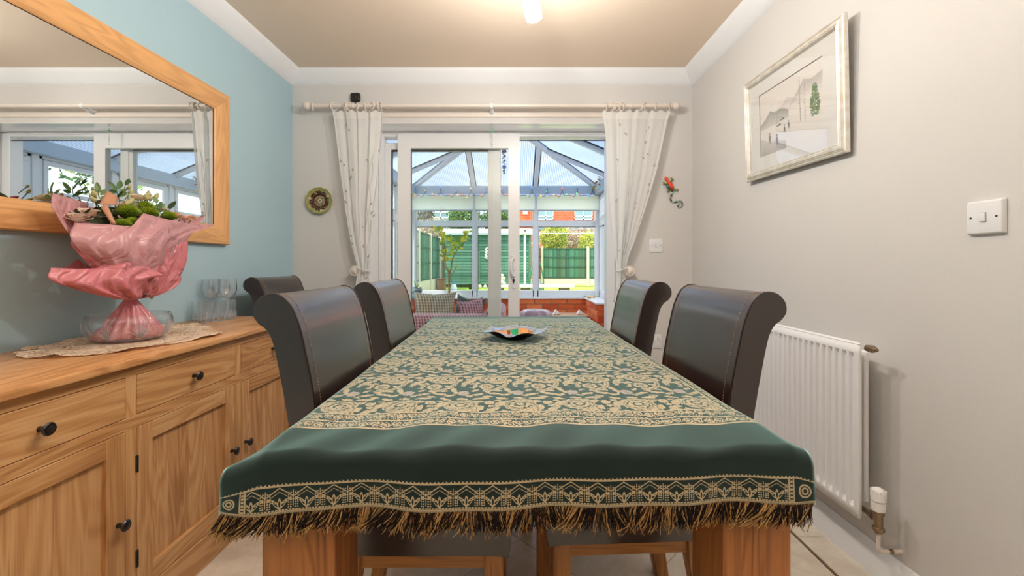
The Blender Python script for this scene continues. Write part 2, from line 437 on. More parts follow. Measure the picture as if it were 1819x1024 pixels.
# skirting boards
sk = [(0, 0), (.018, 0), (.018, .078), (.015, .088), (.010, .094), (.008, .104), (.004, .110), (0, .110)]
m_ = MB(); m_.prism([(XR - a, b) for a, b in sk], 'y', YB, YF); struct(m_.build('baseboard_right', M['white'], smooth=40))
m_ = MB(); m_.prism([(XL + a, b) for a, b in sk], 'y', YB, YF); struct(m_.build('baseboard_left', M['white'], smooth=40))
m_ = MB(); m_.prism([(YF - a, b) for a, b in sk], 'x', XL + .018, OX0)
m_.prism([(YF - a, b) for a, b in sk], 'x', OX1, XR - .018); struct(m_.build('baseboard_far', M['white'], smooth=40))

# floor: slab with joints, cream tiles laid on the diagonal, a dark strip and a border row along the right wall
fl = struct(B(XL - .1, XR + .1, YB - .1, YW, -.05, -.0035).build('floor', flat('tile joint', lin(150, 134, 112), .9), smooth=0))
def tile_mat():
    m, nt, bs = new_mat('cream stone tile'); L = nt.links.new
    tc = N(nt, 'ShaderNodeTexCoord'); n1 = N(nt, 'ShaderNodeTexNoise'); n1.inputs['Scale'].default_value = 14; n1.inputs['Detail'].default_value = 8; n1.inputs['Roughness'].default_value = .7
    L(tc.outputs['Object'], n1.inputs['Vector'])
    cr = N(nt, 'ShaderNodeValToRGB'); e = cr.color_ramp.elements; e[0].position = .35; e[0].color = c4(lin(216, 204, 186)); e[1].position = .62; e[1].color = c4(lin(234, 225, 210))
    L(n1.outputs['Fac'], cr.inputs['Fac']); L(cr.outputs['Color'], bs.inputs['Base Color'])
    bs.inputs['Roughness'].default_value = .36
    bp = N(nt, 'ShaderNodeBump'); bp.inputs['Strength'].default_value = .2; bp.inputs['Distance'].default_value = .002
    n2 = N(nt, 'ShaderNodeTexNoise'); n2.inputs['Scale'].default_value = 90; L(tc.outputs['Object'], n2.inputs['Vector'])
    L(n2.outputs['Fac'], bp.inputs['Height']); L(bp.outputs['Normal'], bs.inputs['Normal'])
    return m
M['tile'] = tile_mat()
def clip(poly, ax, v, keep_lt):
    out = []
    for i, p in enumerate(poly):
        q = poly[(i + 1) % len(poly)]
        ip = (p[ax] <= v) == keep_lt; iq = (q[ax] <= v) == keep_lt
        if ip: out.append(p)
        if ip != iq:
            t = (v - p[ax]) / (q[ax] - p[ax]); out.append((p[0] + (q[0] - p[0]) * t, p[1] + (q[1] - p[1]) * t))
    return out
def shrink(poly, g):
    cx_ = sum(p[0] for p in poly) / len(poly); cy_ = sum(p[1] for p in poly) / len(poly)
    r = sum(math.hypot(p[0] - cx_, p[1] - cy_) for p in poly) / len(poly)
    k = max(.5, 1 - g / max(r, .01)); return [(cx_ + (p[0] - cx_) * k, cy_ + (p[1] - cy_) * k) for p in poly]
d_ = .46
for i in range(-12, 22):
    for j in range(-12, 22):
        u0, v0 = i * d_ / sqrt(2), j * d_ / sqrt(2)
        cx_, cy_ = (u0 - v0) + .02, (u0 + v0) + .02
        if not (XL - .5 < cx_ < 1.5 and .1 < cy_ < 3.3): continue
        h_ = d_ / sqrt(2)
        poly = [(cx_ - h_, cy_), (cx_, cy_ - h_), (cx_ + h_, cy_), (cx_, cy_ + h_)]
        for ax, v, lt in ((0, XL, False), (0, 1.09, True), (1, .3, False), (1, YW - .12, True)): 
            poly = clip(poly, ax, v, lt) if len(poly) >= 3 else poly
        if len(poly) < 3: continue
        poly = shrink(poly, .0018)
        if len(poly) >= 3: MB().prism(poly, 'z', -.0035, 0).build('floor_tile', M['tile'], fl, smooth=0)
for k in range(7):
    MB().box(1.1035, XR - .001, .30 + k * .455, .753 + k * .455, -.0035, 0).build('floor_tile', M['tile'], fl, smooth=0)
MB().box(1.0935, 1.1015, .3, YW - .12, -.0035, 0).build('floor_strip', flat('dark inlay strip', lin(120, 96, 76), .4), fl, smooth=0)
MB().box(XL, XR, YB, .298, -.0035, 0).build('floor_field', M['tile'], fl, smooth=0)

# ------------------------------------------------------------------ sliding patio door, slid to the left over its fixed pane
s2 = 3.18 / F
def dX(px, Y=3.18): return (px - CX) * Y / F
def dZ(py, Y=3.18): return HC - (py - CY) * Y / F
door = struct(bpy.data.objects.new('door_1', None)); COL.objects.link(door); WM[door.name] = Matrix.Identity(4)
fr = MB()
fr.box(OX0 + .004, dX(683), 3.17, 3.26, 0, OZ - .005, .004); fr.box(dX(1077), OX1 - .004, 3.17, 3.26, 0, OZ - .005, .004)
fr.box(dX(683), dX(1077), 3.17, 3.26, dZ(244), OZ - .005, .004); fr.box(dX(683), dX(1077), 3.15, 3.26, 0, .05, .004)
fr.box(dX(683), dX(1077), 3.162, 3.17, dZ(240), dZ(237)); fr.box(dX(679), dX(681), 3.162, 3.17, .05, dZ(236))
fr.build('door_frame', M['upvc'], door)
B(dX(923), dX(1076), 3.175, 3.18, dZ(250.5), dZ(249)).build('gasket', M['darkgasket'], door)
B(dX(640), dX(704), 3.15, 3.168, dZ(236), dZ(233), .002).build('track_cover', M['upvc'], door)
# fixed left pane on the outer track
Yp = 3.232
fx = thing('fixed_pane', (0, 0, 0), None, None, parent=door)
f_ = MB(); Z0, Z1 = .05, dZ(252)
f_.box(dX(676), dX(697, Yp), Yp - .025, Yp + .02, Z0, Z1, .004); f_.box(dX(867, Yp), dX(890, Yp), Yp - .025, Yp + .02, Z0, Z1, .004)
f_.box(dX(697, Yp), dX(867, Yp), Yp - .025, Yp + .02, dZ(268, Yp), Z1, .004); f_.box(dX(697, Yp), dX(867, Yp), Yp - .025, Yp + .02, Z0, .16, .004)
f_.box(dX(874, Yp), dX(877, Yp), Yp - .03, Yp - .024, Z0, Z1)
f_.build('pane_frame', M['upvc'], fx)
B(dX(697, Yp), dX(867, Yp), Yp - .002, Yp + .002, .16, dZ(268, Yp)).build('pane', M['glass'], fx, smooth=0)
g_ = MB(); g_.box(dX(697, Yp), dX(698.2, Yp), Yp - .026, Yp - .003, .16, dZ(268, Yp)); g_.box(dX(697, Yp), dX(867, Yp), Yp - .026, Yp - .003, dZ(270, Yp), dZ(268, Yp))
g_.build('gasket', M['darkgasket'], fx)
# sliding sash on the inner track
Ys = 3.175
sa = thing('sliding_sash', (0, 0, 0), None, None, parent=door)
f_ = MB()
f_.box(dX(708, Ys), dX(731, Ys), Ys - .025, Ys + .02, Z0, dZ(239)); f_.box(dX(903, Ys), dX(923, Ys), Ys - .025, Ys + .02, Z0, dZ(239))
f_.box(dX(731, Ys), dX(903, Ys), Ys - .025, Ys + .02, dZ(265, Ys), dZ(239)); f_.box(dX(731, Ys), dX(903, Ys), Ys - .025, Ys + .02, Z0, .16, .004)
f_.build('sash_frame', M['upvc'], sa)
B(dX(731, Ys), dX(903, Ys), Ys - .002, Ys + .002, .16, dZ(265, Ys)).build('pane', M['glass'], sa, smooth=0)
g_ = MB(); g_.box(dX(731, Ys), dX(732, Ys), Ys - .018, Ys - .003, .16, dZ(265, Ys)); g_.box(dX(731, Ys), dX(867, Ys), Ys + .003, Ys + .018, dZ(269.5, Ys), dZ(268, Ys))
g_.build('gasket', flat('grey gasket', (.12, .14, .16), .5), sa)
hx = dX(912.5, Ys)
h_ = MB(); h_.box(hx - .014, hx + .017, Ys - .033, Ys - .025, dZ(512), dZ(455), .003)
h_.tube(spline([(hx + .004, Ys - .033, dZ(460)), (hx - .004, Ys - .06, dZ(460)), (hx - .016, Ys - .075, dZ(465)), (hx - .018, Ys - .078, dZ(473)), (hx - .018, Ys - .078, dZ(480)), (hx - .012, Ys - .072, dZ(486)), (hx - .002, Ys - .06, dZ(490)), (hx + .004, Ys - .033, dZ(490))], 5), .0075, 8)
h_.tube([(hx + .008, Ys - .035, dZ(474)), (hx - .004, Ys - .045, dZ(481))], .004, 6)
h_.build('handle', M['upvc'], sa)
k_ = MB(); k_.lathe([(0, 0), (.009, 0), (.009, .004), (0, .004)], (hx, Ys - .034, dZ(498)), 12, Matrix.Rotation(pi / 2, 3, 'X')); k_.box(hx - .006, hx + .004, Ys - .042, Ys - .034, dZ(503), dZ(499), .002)
k_.build('lock_cylinder', M['knob'], sa)

# ------------------------------------------------------------------ mitred frames
def mitred(parent, name, basis, a0, a1, b0, b1, prof, mats, labels=(None,) * 4):
    """basis(a, b, n) -> world; prof: (inward distance, height) pairs; members bottom, right, top, left"""
    cs = [(a0, b0), (a1, b0), (a1, b1), (a0, b1)]; ins = [(1, 1), (-1, 1), (-1, -1), (1, -1)]
    for k in range(4):
        k2 = (k + 1) % 4; mb = MB(); n = len(prof)
        r0 = [basis(cs[k][0] + ins[k][0] * d, cs[k][1] + ins[k][1] * d, h) for d, h in prof]
        r1 = [basis(cs[k2][0] + ins[k2][0] * d, cs[k2][1] + ins[k2][1] * d, h) for d, h in prof]
        mb._add(r0 + r1, [(i, i + 1, n + i + 1, n + i) for i in range(n - 1)] + [(n - 1, 0, n, 2 * n - 1), tuple(range(n)), tuple(range(n, 2 * n))[::-1]])
        mb.build(name, mats[k], parent, smooth=25, label=labels[k])

# ------------------------------------------------------------------ wall mirror
mr = thing('wall_mirror', (XL, 1.54, 1.16), 'large rectangular mirror in a wide plain oak frame on the blue wall', 'mirror')
mb_ = lambda a, b, n: Vector((XL + .002 + n, a, b))
mitred(mr, 'frame_member', mb_, .78, 2.272, 1.164, 1.951, [(0, 0), (0, .022), (.004, .028), (.05, .030), (.088, .020), (.098, .012), (.098, 0)], [M['mirror_y'], M['mirror_z'], M['mirror_y'], M['mirror_z']])
B(XL + .002, XL + .010, .86, 2.19, 1.24, 1.87).build('mirror_glass', M['mirror'], mr, smooth=0)
m_ = MB()
for a0, a1, b0, b1 in ((.876, 2.176, 1.26, 1.2625), (.876, 2.176, 1.8525, 1.855), (2.1735, 2.176, 1.26, 1.855)): m_.box(XL + .0102, XL + .0118, a0, a1, b0, b1)
m_.build('glass_edge', M['shadowgap'], mr, smooth=0)

# ------------------------------------------------------------------ framed print on the right wall
lean = radians(2.3); tilt = radians(-1.5)
pc = Vector((XR - .026, 1.878, 1.727))
def pb(a, b, n):
    """a runs toward the camera, b up, n into the room"""
    a2, b2 = a * cos(tilt) - b * sin(tilt), a * sin(tilt) + b * cos(tilt)
    return Vector((pc.x - n * cos(lean) - b2 * sin(lean), pc.y - a2, pc.z + b2 * cos(lean) - n * sin(lean)))
pf = thing('framed_print', (XR, 1.878, 1.48), 'watercolour landscape print in a silver ribbed frame, hanging on the right wall', 'picture')
def silver():
    m, nt, bs = new_mat('silver gilt moulding'); L = nt.links.new
    tc = N(nt, 'ShaderNodeTexCoord'); n1 = N(nt, 'ShaderNodeTexNoise'); n1.inputs['Scale'].default_value = 30; n1.inputs['Detail'].default_value = 6
    L(tc.outputs['Object'], n1.inputs['Vector']); cr = N(nt, 'ShaderNodeValToRGB'); e = cr.color_ramp.elements
    e[0].position = .3; e[0].color = c4(lin(214, 206, 192)); e[1].position = .7; e[1].color = c4(lin(238, 236, 230))
    L(n1.outputs['Fac'], cr.inputs['Fac']); L(cr.outputs['Color'], bs.inputs['Base Color']); bs.inputs['Metallic'].default_value = .55; bs.inputs['Roughness'].default_value = .42
    return m
M['silver'] = silver()
PW, PH = .335, .25
mitred(pf, 'frame_member', pb, -PW, PW, -PH, PH, [(0, 0), (0, .012), (.002, .016), (.006, .017), (.008, .0145), (.011, .0185), (.014, .0160), (.017, .021), (.026, .0225), (.030, .020), (.033, .021), (.036, .015), (.038, .012), (.038, 0)], [M['silver']] * 4)
m_ = MB()
for a0, a1, b0, b1 in ((-PW + .03, -.213, -PH + .03, PH - .03), (.213, PW - .03, -PH + .03, PH - .03), (-.213, .213, -PH + .03, -.150), (-.213, .213, .150, PH - .03)):
    q = [pb(a0, b0, .0075), pb(a1, b0, .0075), pb(a1, b1, .0075), pb(a0, b1, .0075)]; r = [pb(a0, b0, .005), pb(a1, b0, .005), pb(a1, b1, .005), pb(a0, b1, .005)]
    m_._add(q + r, [(0, 1, 2, 3), (7, 6, 5, 4), (0, 4, 5, 1), (1, 5, 6, 2), (2, 6, 7, 3), (3, 7, 4, 0)])
m_.build('mount_board', flat('off white mount board', lin(222, 220, 216), .9), pf, smooth=0)
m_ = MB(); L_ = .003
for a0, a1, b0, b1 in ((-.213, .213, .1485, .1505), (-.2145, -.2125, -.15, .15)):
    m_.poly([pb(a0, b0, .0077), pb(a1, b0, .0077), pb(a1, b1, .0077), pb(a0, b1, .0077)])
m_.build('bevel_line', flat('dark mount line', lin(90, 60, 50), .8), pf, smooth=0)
# the print itself: washes as coloured paper-flat shapes
pr = MB(); rnd = random.Random(5)
paper = lin(224, 219, 213)
def wash(pts, ztop, n, ctop, cbot, zb):
    """strip from a ridge line down to zb, fading"""
    for (a, b), (c, d) in zip(pts, pts[1:]):
        pr.col = [cbot, cbot, ctop, ctop]; pr.poly([pb(a, min(b, max(zb(a), b - .12)), n), pb(c, min(d, max(zb(c), d - .12)), n), pb(c, d, n), pb(a, b, n)])
pr.col = paper; pr.poly([pb(-.215, -.152, .0045), pb(.215, -.152, .0045), pb(.215, .152, .0045), pb(-.215, .152, .0045)])
def ridge(ks, n=26, rough=.002):
    a0, a1 = ks[0][0], ks[-1][0]
    return [(a0 + (a1 - a0) * i / n, interp(ks, a0 + (a1 - a0) * i / n) + rnd.uniform(-rough, rough)) for i in range(n + 1)]
wash(ridge([(-.12, .0), (-.05, .045), (-.01, .07), (.04, .055), (.08, .06)]), 0, .0046, lin(204, 200, 196), paper, lambda a: .0)
wash(ridge([(0, .02), (.06, .07), (.10, .105), (.15, .09), (.213, .10)]), 0, .0047, lin(184, 179, 175), paper, lambda a: .02)
wash(ridge([(-.213, .0), (-.17, .02), (-.13, .05), (-.10, .035), (-.05, .035), (-.01, .02), (0, .01)], rough=.003), 0, .0048, lin(150, 149, 142), lin(204, 202, 196), lambda a: -.025 + .12 * max(0, a + .2) * .2)
wash(ridge([(-.213, -.06), (-.15, -.09), (-.08, -.10), (-.02, -.115)], rough=.002), 0, .0046, lin(200, 196, 190), lin(172, 168, 162), lambda a: -.149)
def blot(a, b, ra, rb, col, n=.0049, k=9):
    pr.col = col; pr.poly([pb(a + ra * cos(2 * pi * i / k) * rnd.uniform(.7, 1.1), b + rb * sin(2 * pi * i / k) * rnd.uniform(.7, 1.1), n) for i in range(k)])
ink = lin(112, 114, 122)
for a, b, s_ in ((-.14, -.075, 1.1), (-.085, -.095, 1.1), (-.03, -.06, .8), (.0, -.05, .8)):      # walking figures
    blot(a, b + .016 * s_, .004 * s_, .004 * s_, ink); blot(a - .001, b + .02 * s_, .007 * s_, .0025 * s_, ink)
    blot(a, b, .008 * s_, .014 * s_, ink); blot(a - .004, b - .016 * s_, .0025, .010 * s_, ink); blot(a + .004, b - .016 * s_, .0025, .010 * s_, ink)
for a, b in ((-.07, -.035), (-.045, -.015)):                                               # boats
    blot(a, b, .022, .003, ink); blot(a + .006, b + .004, .008, .003, ink); pr.col = ink; pr.poly([pb(a - .012, b, .0049), pb(a - .011, b, .0049), pb(a - .011, b + .022, .0049), pb(a - .012, b + .022, .0049)])
for a, top in ((.075, .125), (.105, .09)):                                                 # bare tall trees
    pr.col = lin(110, 104, 98); pr.poly([pb(a, -.06, .0049), pb(a + .0022, -.06, .0049), pb(a + .0015, top, .0049), pb(a + .0005, top, .0049)])
    for _ in range(26):
        z_ = rnd.uniform(-.05, top); blot(a + rnd.uniform(-.012, .012), z_, .0022, .0012, lin(120, 112, 104), k=5)
for _ in range(420):
    t = rnd.random(); b = -.062 + .125 * t; wv = .030 * (1 - abs(t - .35) * 1.1); col = lin(*[(92, 122, 84), (130, 142, 88), (140, 168, 150)][rnd.choice((0, 0, 1, 2))])
    blot(.165 + rnd.uniform(-wv, wv), b, .004, .0035, col, .0049 + rnd.uniform(0, .0002), 6)
pr.build('print', M['vcmatt'], pf, smooth=0)
m_ = MB(); m_.poly([pb(-PW + .03, -PH + .03, .0105), pb(PW - .03, -PH + .03, .0105), pb(PW - .03, PH - .03, .0105), pb(-PW + .03, PH - .03, .0105)])
m_.build('glazing', thin_glass('picture glass', refl=2.5), pf, smooth=0)
B(XR - .024, XR - .0005, 1.84, 1.90, 1.86, 1.88, .002).build('hanger', M['brass'], pf)
# ------------------------------------------------------------------ sideboard
SBX, SBZ = -1.062, .795
sb = thing('sideboard', (-1.30, 1.44, 0), 'long oak sideboard with three drawers over three panelled doors', 'sideboard')
XF = -1.085                                   # face plane
B(XL + .004, SBX, .70, 2.185, SBZ - .021, SBZ, .003, 2).build('worktop', M['side_top'], sb)
m_ = MB(); m_.box(XL + .01, XF - .002, .725, .745, .1, SBZ - .021); m_.box(XL + .01, XF - .002, 2.145, 2.165, .1, SBZ - .021); m_.box(XL + .01, XL + .02, .745, 2.145, .1, SBZ - .021)
m_.box(XL + .02, XF - .022, .745, 2.145, .1, .115); m_.build('carcass', M['side_z'], sb, smooth=0)
B(XL + .03, XF - .02, .745, 2.145, .58, .592).build('shelf', M['side_y'], sb)
B(XF - .022, XF, .725, 2.165, .743, SBZ - .021, .001).build('top_rail', M['side_y'], sb)
B(XF - .022, XF, .725, 2.165, .5935, .628, .001).build('middle_rail', M['side_y'], sb)
B(XF - .040, XF + .004, .718, 2.172, 0, .108, .002).build('plinth', M['side_y'], sb)
for a, b in ((.725, .760), (1.194, 1.228), (1.662, 1.697), (2.130, 2.165)):
    B(XF - .022, XF - .0005, a, b, .108, .5935, .001).build('post', M['side_z'], sb)
    B(XF - .022, XF - .0005, a, b, .628, .743, .001).build('post', M['side_z'], sb)
kp = [(0, 0), (.007, 0), (.006, .006), (.0055, .012), (.009, .016), (.0145, .020), (.0155, .023), (.013, .026), (.010, .0255), (.006, .028), (0, .0295)]
RY = Matrix.Rotation(pi / 2, 3, 'Y')
def knob(y, z, par):
    MB().lathe(kp, (XF, y, z), 20, RY).build('knob', M['knob'], par, smooth=50)
for i, (a, b) in enumerate(((.760, 1.194), (1.228, 1.662), (1.697, 2.130))):
    g = .0018
    dr = B(XF - .020, XF + .0005, a + g, b - g, .628 + g, .743 - g, .0015).build('drawer', M['side_y'], sb)
    knob((a + b) / 2, .6835, dr)
    z0, z1 = .110, .5935 - g; y0, y1 = a + g, b - g; st = .054
    dp = B(XF - .016, XF - .012, y0 + .04, y1 - .04, z0 + .04, z1 - .04).build('door', M['side_panel'], sb)
    B(XF - .020, XF, y0, y0 + st, z0, z1, .0012).build('stile', M['side_z'], dp)
    B(XF - .020, XF, y1 - st, y1, z0, z1, .0012).build('stile', M['side_z'], dp)
    B(XF - .020, XF - .0002, y0 + st, y1 - st, z1 - .052, z1, .0012).build('rail', M['side_y'], dp)
    B(XF - .020, XF - .0002, y0 + st, y1 - st, z0, z0 + .058, .0012).build('rail', M['side_y'], dp)
    left = i in (0, 1)
    knob(y1 - .012 - .01 if left else y0 + .024, .345, dp)
    yh = y0 - .0012 if left else y1 + .0012
    for zc in (.487, .215):
        MB().tube([(XF + .001, yh, zc - .024), (XF + .001, yh, zc + .024)], .0042, 8).build('hinge', M['black'], dp)

# ------------------------------------------------------------------ dining table
TRZ = radians(1.6); TT = .7475
TC = Vector((0.003, 1.615, 0))
tb = thing('dining_table', TC, 'chunky oak dining table under the green patterned cloth', 'table', rz=TRZ)
def T(fn_mb, name, mat, par=None, **k): return fn_mb.build(name, mat, par or tb, world=False, **k)
T(B(-.45, .45, -.90, .90, TT - .045, TT, .004, 2), 'tabletop', M['table_y'])
for sy in (-1, 1): T(B(-.33, .33, sy * .855 - .012, sy * .855 + .012, .61, TT - .045), 'apron', M['table_x'])
for sx in (-1, 1): T(B(sx * .425 - .012, sx * .425 + .012, -.76, .76, .61, TT - .045), 'apron', M['table_y'])
for sx in (-1, 1):
    for sy in (-1, 1):
        a, b = sorted((sx * .448, sx * .328)); c, d = sorted((sy * .893, sy * .773))
        T(B(a, b, c, d, 0, TT - .045, .004, 2), 'leg', M['table_z'])

# ------------------------------------------------------------------ tablecloth
def cloth_mat():
    m, nt, bs = new_mat('woven green and gold paisley cloth'); L = nt.links.new
    uv = N(nt, 'ShaderNodeUVMap'); sp = N(nt, 'ShaderNodeSeparateXYZ'); L(uv.outputs[0], sp.inputs[0])
    U = E(nt, sp.outputs[0]); V = E(nt, sp.outputs[1]); LEN = 2.0036; U0, U1 = -.50, .468
    nz = N(nt, 'ShaderNodeTexNoise'); nz.inputs['Scale'].default_value = 165; nz.inputs['Detail'].default_value = 1; L(uv.outputs[0], nz.inputs['Vector'])
    ns = N(nt, 'ShaderNodeSeparateColor'); L(nz.outputs['Color'], ns.inputs[0])
    n1 = E(nt, ns.outputs[0]) - .5; n2 = E(nt, ns.outputs[1]) - .5
    def vec(a, b):
        c = N(nt, 'ShaderNodeCombineXYZ'); c.inputs[2].default_value = 1; L(a.k, c.inputs[0]); L(b.k, c.inputs[1]); return c.outputs[0]
    def ell(v, x, y, rx, ry, ang=0):
        """scaled distance from an ellipse's centre and the position along its axes"""
        c_, s_ = cos(radians(ang)), sin(radians(ang)); ab = []
        for k in ((c_ / rx, s_ / rx, -(c_ * x + s_ * y) / rx), (-s_ / ry, c_ / ry, (s_ * x - c_ * y) / ry)):
            d = N(nt, 'ShaderNodeVectorMath', operation='DOT_PRODUCT'); d.inputs[1].default_value = k; L(v, d.inputs[0]); ab.append(E(nt, d.outputs['Value']))
        return (ab[0] * ab[0] + ab[1] * ab[1])._b(.5, 'POWER'), ab
    vv = V.mn(LEN - V); su = (U - U0).mn(U1 - U)
    # --- field
    row = (V / .216 + .35).floor()
    pu = ((U / .13 + row * .5 + .18).fract() - .5) * .13 + n1 * .013
    pv = ((V / .216 + .35).fract() - .5) * .216 + n2 * .013
    p = vec(pu, pv)
    shapes = [(.0, 0, .0185, .023, 0), (-.053, -.055, .014, .018, 0), (-.018, -.066, .017, .007, 25), (.022, -.062, .020, .007, -20),
              (.047, -.072, .013, .007, 30), (-.045, .045, .018, .010, 40), (-.030, .078, .010, .020, -20), (.046, .092, .018, .008, 20),
              (.052, -.030, .007, .020, 15), (.016, .036, .016, .008, -35), (-.055, .088, .012, .012, 0), (-.010, -.098, .020, .008, 10), (.040, -.100, .016, .007, -30), (-.052, -.098, .014, .007, -15),
              (.036, .034, .012, .006, 60), (-.022, .028, .010, .006, -60), (.060, .055, .008, .014, 0), (-.060, .022, .006, .012, 10), (.030, .006, .008, .005, -50), (-.026, -.034, .011, .006, 50), (.028, -.038, .010, .006, -10), (.004, -.045, .007, .012, 20), (-.038, -.078, .010, .005, -30), (.006, -.084, .012, .005, -15), (.060, -.052, .006, .010, 0), (-.004, .060, .006, .009, 30), (-.050, .066, .008, .006, 20), (-.008, .098, .014, .006, 15), (.022, .104, .010, .005, -30), (-.034, .102, .008, .005, 0)]
    dmin = None
    for (x, y, a, b, g) in shapes:
        d, _ = ell(p, x, y, a, b, g); dmin = d if dmin is None else dmin.mn(d)
    cream = dmin.lt(1)
    lilac = ell(p, -.053, -.055, .014, .018)[0].lt(1)
    d, _ = ell(p, 0, 0, .0185, .023); det = (d - .42).abs().lt(.12) + d.lt(.12)
    # hook: open ring
    d, q = ell(p, -.044, .004, .021, .030); 
    hook = d.lt(1) * d.gt(.52) * (q[1] + q[0] * .4).gt(-.45); cream = cream.mx(hook)
    det = det + (d - .76).abs().lt(.04) * (n1).gt(-.02)
    # big swirl with rings
    d, q = ell(p, .014, .072, .036, .040, -20)
    swirl = d.lt(1) * (1 - (d - .66).abs().lt(.055)) * (1 - (d - .30).abs().lt(.07)); cream = cream.mx(swirl)
    det = det + (d - .84).abs().lt(.03)
    # sweeping tail
    d, q = ell(p, .006, .030, .050, .075, -8); 
    tail = d.lt(1) * d.gt(.74) * q[0].gt(-.1); cream = cream.mx(tail)
    det = det + (d - .88).abs().lt(.025) * q[0].gt(-.1)
    vz = N(nt, 'ShaderNodeTexVoronoi', feature='DISTANCE_TO_EDGE'); vz.inputs['Scale'].default_value = 95; L(uv.outputs[0], vz.inputs['Vector'])
    vein = E(nt, vz.outputs['Distance']).lt(.055)
    cream = cream * (1 - det.mn(1) * .75) * (1 - vein * .4)
    
    # --- woven border bands (dense small scrolls)
    def band(a, b, per):
        x = (a / per).fract() - .5; y = b
        fl_ = ell(vec(x * per, y), 0, 0, per * .20, per * .26)[0]
        st = ell(vec((x.abs() - .5) * per, y), 0, 0, per * .13, per * .33, 30)[0]
        ln = ((x * 12.566).sin() * .0045 + y).abs().lt(.0011)
        return (fl_.lt(1) * (fl_ - .55).abs().gt(.16)).mx(st.lt(1) * (st - .5).abs().gt(.18)).mx(ln)
    fz = N(nt, 'ShaderNodeTexVoronoi', feature='DISTANCE_TO_EDGE'); fz.inputs['Scale'].default_value = 170; L(uv.outputs[0], fz.inputs['Vector'])
    fil = E(nt, fz.outputs['Distance']).gt(.20)
    yb = vv - .214; yb2 = vv - .256
    b1 = band(U, yb + n2 * .004, .042).mx(fil); b2 = band(U + .021, yb2 + n2 * .004, .042).mx(fil)
    bands = b1 * vv.lt(.2345) + b2 * vv.gt(.2345)
    lines = (vv - .1975).abs().lt(.0028).mx((vv - .2345).abs().lt(.0022)).mx((vv - .2745).abs().lt(.0022))
    bands = bands.mx(lines)
    sband = band(V, su - .025 + n1 * .004, .042).mx(fil).mx((su - .046).abs().lt(.0025)).mx((su - .004).abs().lt(.002))
    top = vv.gt(.2765); inb = vv.gt(.1945) * vv.lt(.2766); side = su.lt(.048)
    g_top = cream * (1 - side) + sband * side
    gold = g_top * top + inb * bands
    # --- front hanging band
    V = V * 1.16
    per = .0425; x = (U / per).fract() - .5; ax = x.abs() * per
    y0 = V - .009
    scal = ((U / .0128).fract() - .5).abs(); hemtop = (V - .0525).abs().lt(.0016).mx((V - .0525).gt(0) * (V - .0525).lt(.0042) * scal.lt(.36) * (V - .0525 - scal * .010).lt(.0012))
    chev = (y0 - .040 + ax * .72).abs().lt(.0011)
    chev2 = (y0 - .0335 + ax * .72).abs().lt(.0006)
    q = vec(x * per, y0)
    lv = None
    for (lx, ly, a, b, g) in ((0, .012, .0026, .0095, 0), (.006, .0125, .0024, .009, -32), (-.006, .0125, .0024, .009, 32), (.0105, .0175, .0022, .008, -62), (-.0105, .0175, .0022, .008, 62)):
        dd = ell(q, lx, ly, a, b, g)[0]; e_ = (dd - .85).abs().lt(.24); lv = e_ if lv is None else lv.mx(e_)
    vx = ((x + 1).fract() - .5).abs() * per
    stem = vx.lt(.0006) * y0.gt(.006) * y0.lt(.036); dots = ((vx - .0036).abs().lt(.0013)).mx((vx - .0072).abs().lt(.0010)) * ((V / .0042).fract() - .5).abs().lt(.28) * y0.gt(.004) * y0.lt(.034)
    foot = ((V - .0102).abs().lt(.0012)) * ((U / .0052).fract() - .5).abs().lt(.36)
    hem = V.lt(.0085) * ((U / .0017).fract() - .5).abs().lt(.34).mx((V - .0078).abs().lt(.0009))
    fb = hemtop.mx(chev).mx(chev2).mx(lv).mx(stem).mx(dots).mx(foot) * V.gt(.009)
    sidebar = (su - .044).abs().lt(.0013).mx((su - .036).abs().lt(.0011)).mx(((su - .040).abs().lt(.0022)) * ((V / .007).fract() - .5).abs().lt(.33)) * V.gt(.009) * V.lt(.054)
    boxm = su.lt(.035)
    rose = ell(vec(su - .017, V - .029), 0, 0, .011, .015)[0]; rose = (rose - .85).abs().lt(.12).mx((rose - .42).abs().lt(.12))
    fb = fb * (1 - su.lt(.046) * V.lt(.052)) + (rose * boxm * V.lt(.050)).mx(sidebar)
    low = V.lt(.0585)
    gold = gold.mx((fb.mx(hem)) * low).mn(1)
    lil = lilac * top * (1 - side)
    green = lin(52, 72, 62); 
    wz = N(nt, 'ShaderNodeTexNoise'); wz.inputs['Scale'].default_value = 700; wz.inputs['Detail'].default_value = 2; L(uv.outputs[0], wz.inputs['Vector'])
    c_g = mixc(nt, E(nt, wz.outputs['Fac']), lin(12, 22, 19), lin(28, 44, 39))
    c_t = mixc(nt, E(nt, wz.outputs['Fac']), lin(180, 154, 116), lin(202, 182, 148))
    c_t = mixc(nt, lil * .8, c_t, lin(170, 150, 150))
    c = mixc(nt, gold * .93, c_g, c_t)
    L(c, bs.inputs['Base Color'])
    bs.inputs['Roughness'].default_value = .75; bs.inputs['Specular IOR Level'].default_value = .25
    bs.inputs['Sheen Weight'].default_value = 1.0; bs.inputs['Sheen Roughness'].default_value = .4; bs.inputs['Sheen Tint'].default_value = c4((.55, .92, .88))
    bp = N(nt, 'ShaderNodeBump'); bp.inputs['Strength'].default_value = .35; bp.inputs['Distance'].default_value = .0008
    hsum = E(nt, wz.outputs['Fac']) * .5 + gold * .6
    L(hsum.k, bp.inputs['Height']); L(bp.outputs['Normal'], bs.inputs['Normal'])
    return m
M['cloth'] = cloth_mat()
ZT = TT + .0055; RR = .020; D0 = .1018; UA, UB = -.50, .468; HALF = .90; VL = 2 * HALF + 2 * D0
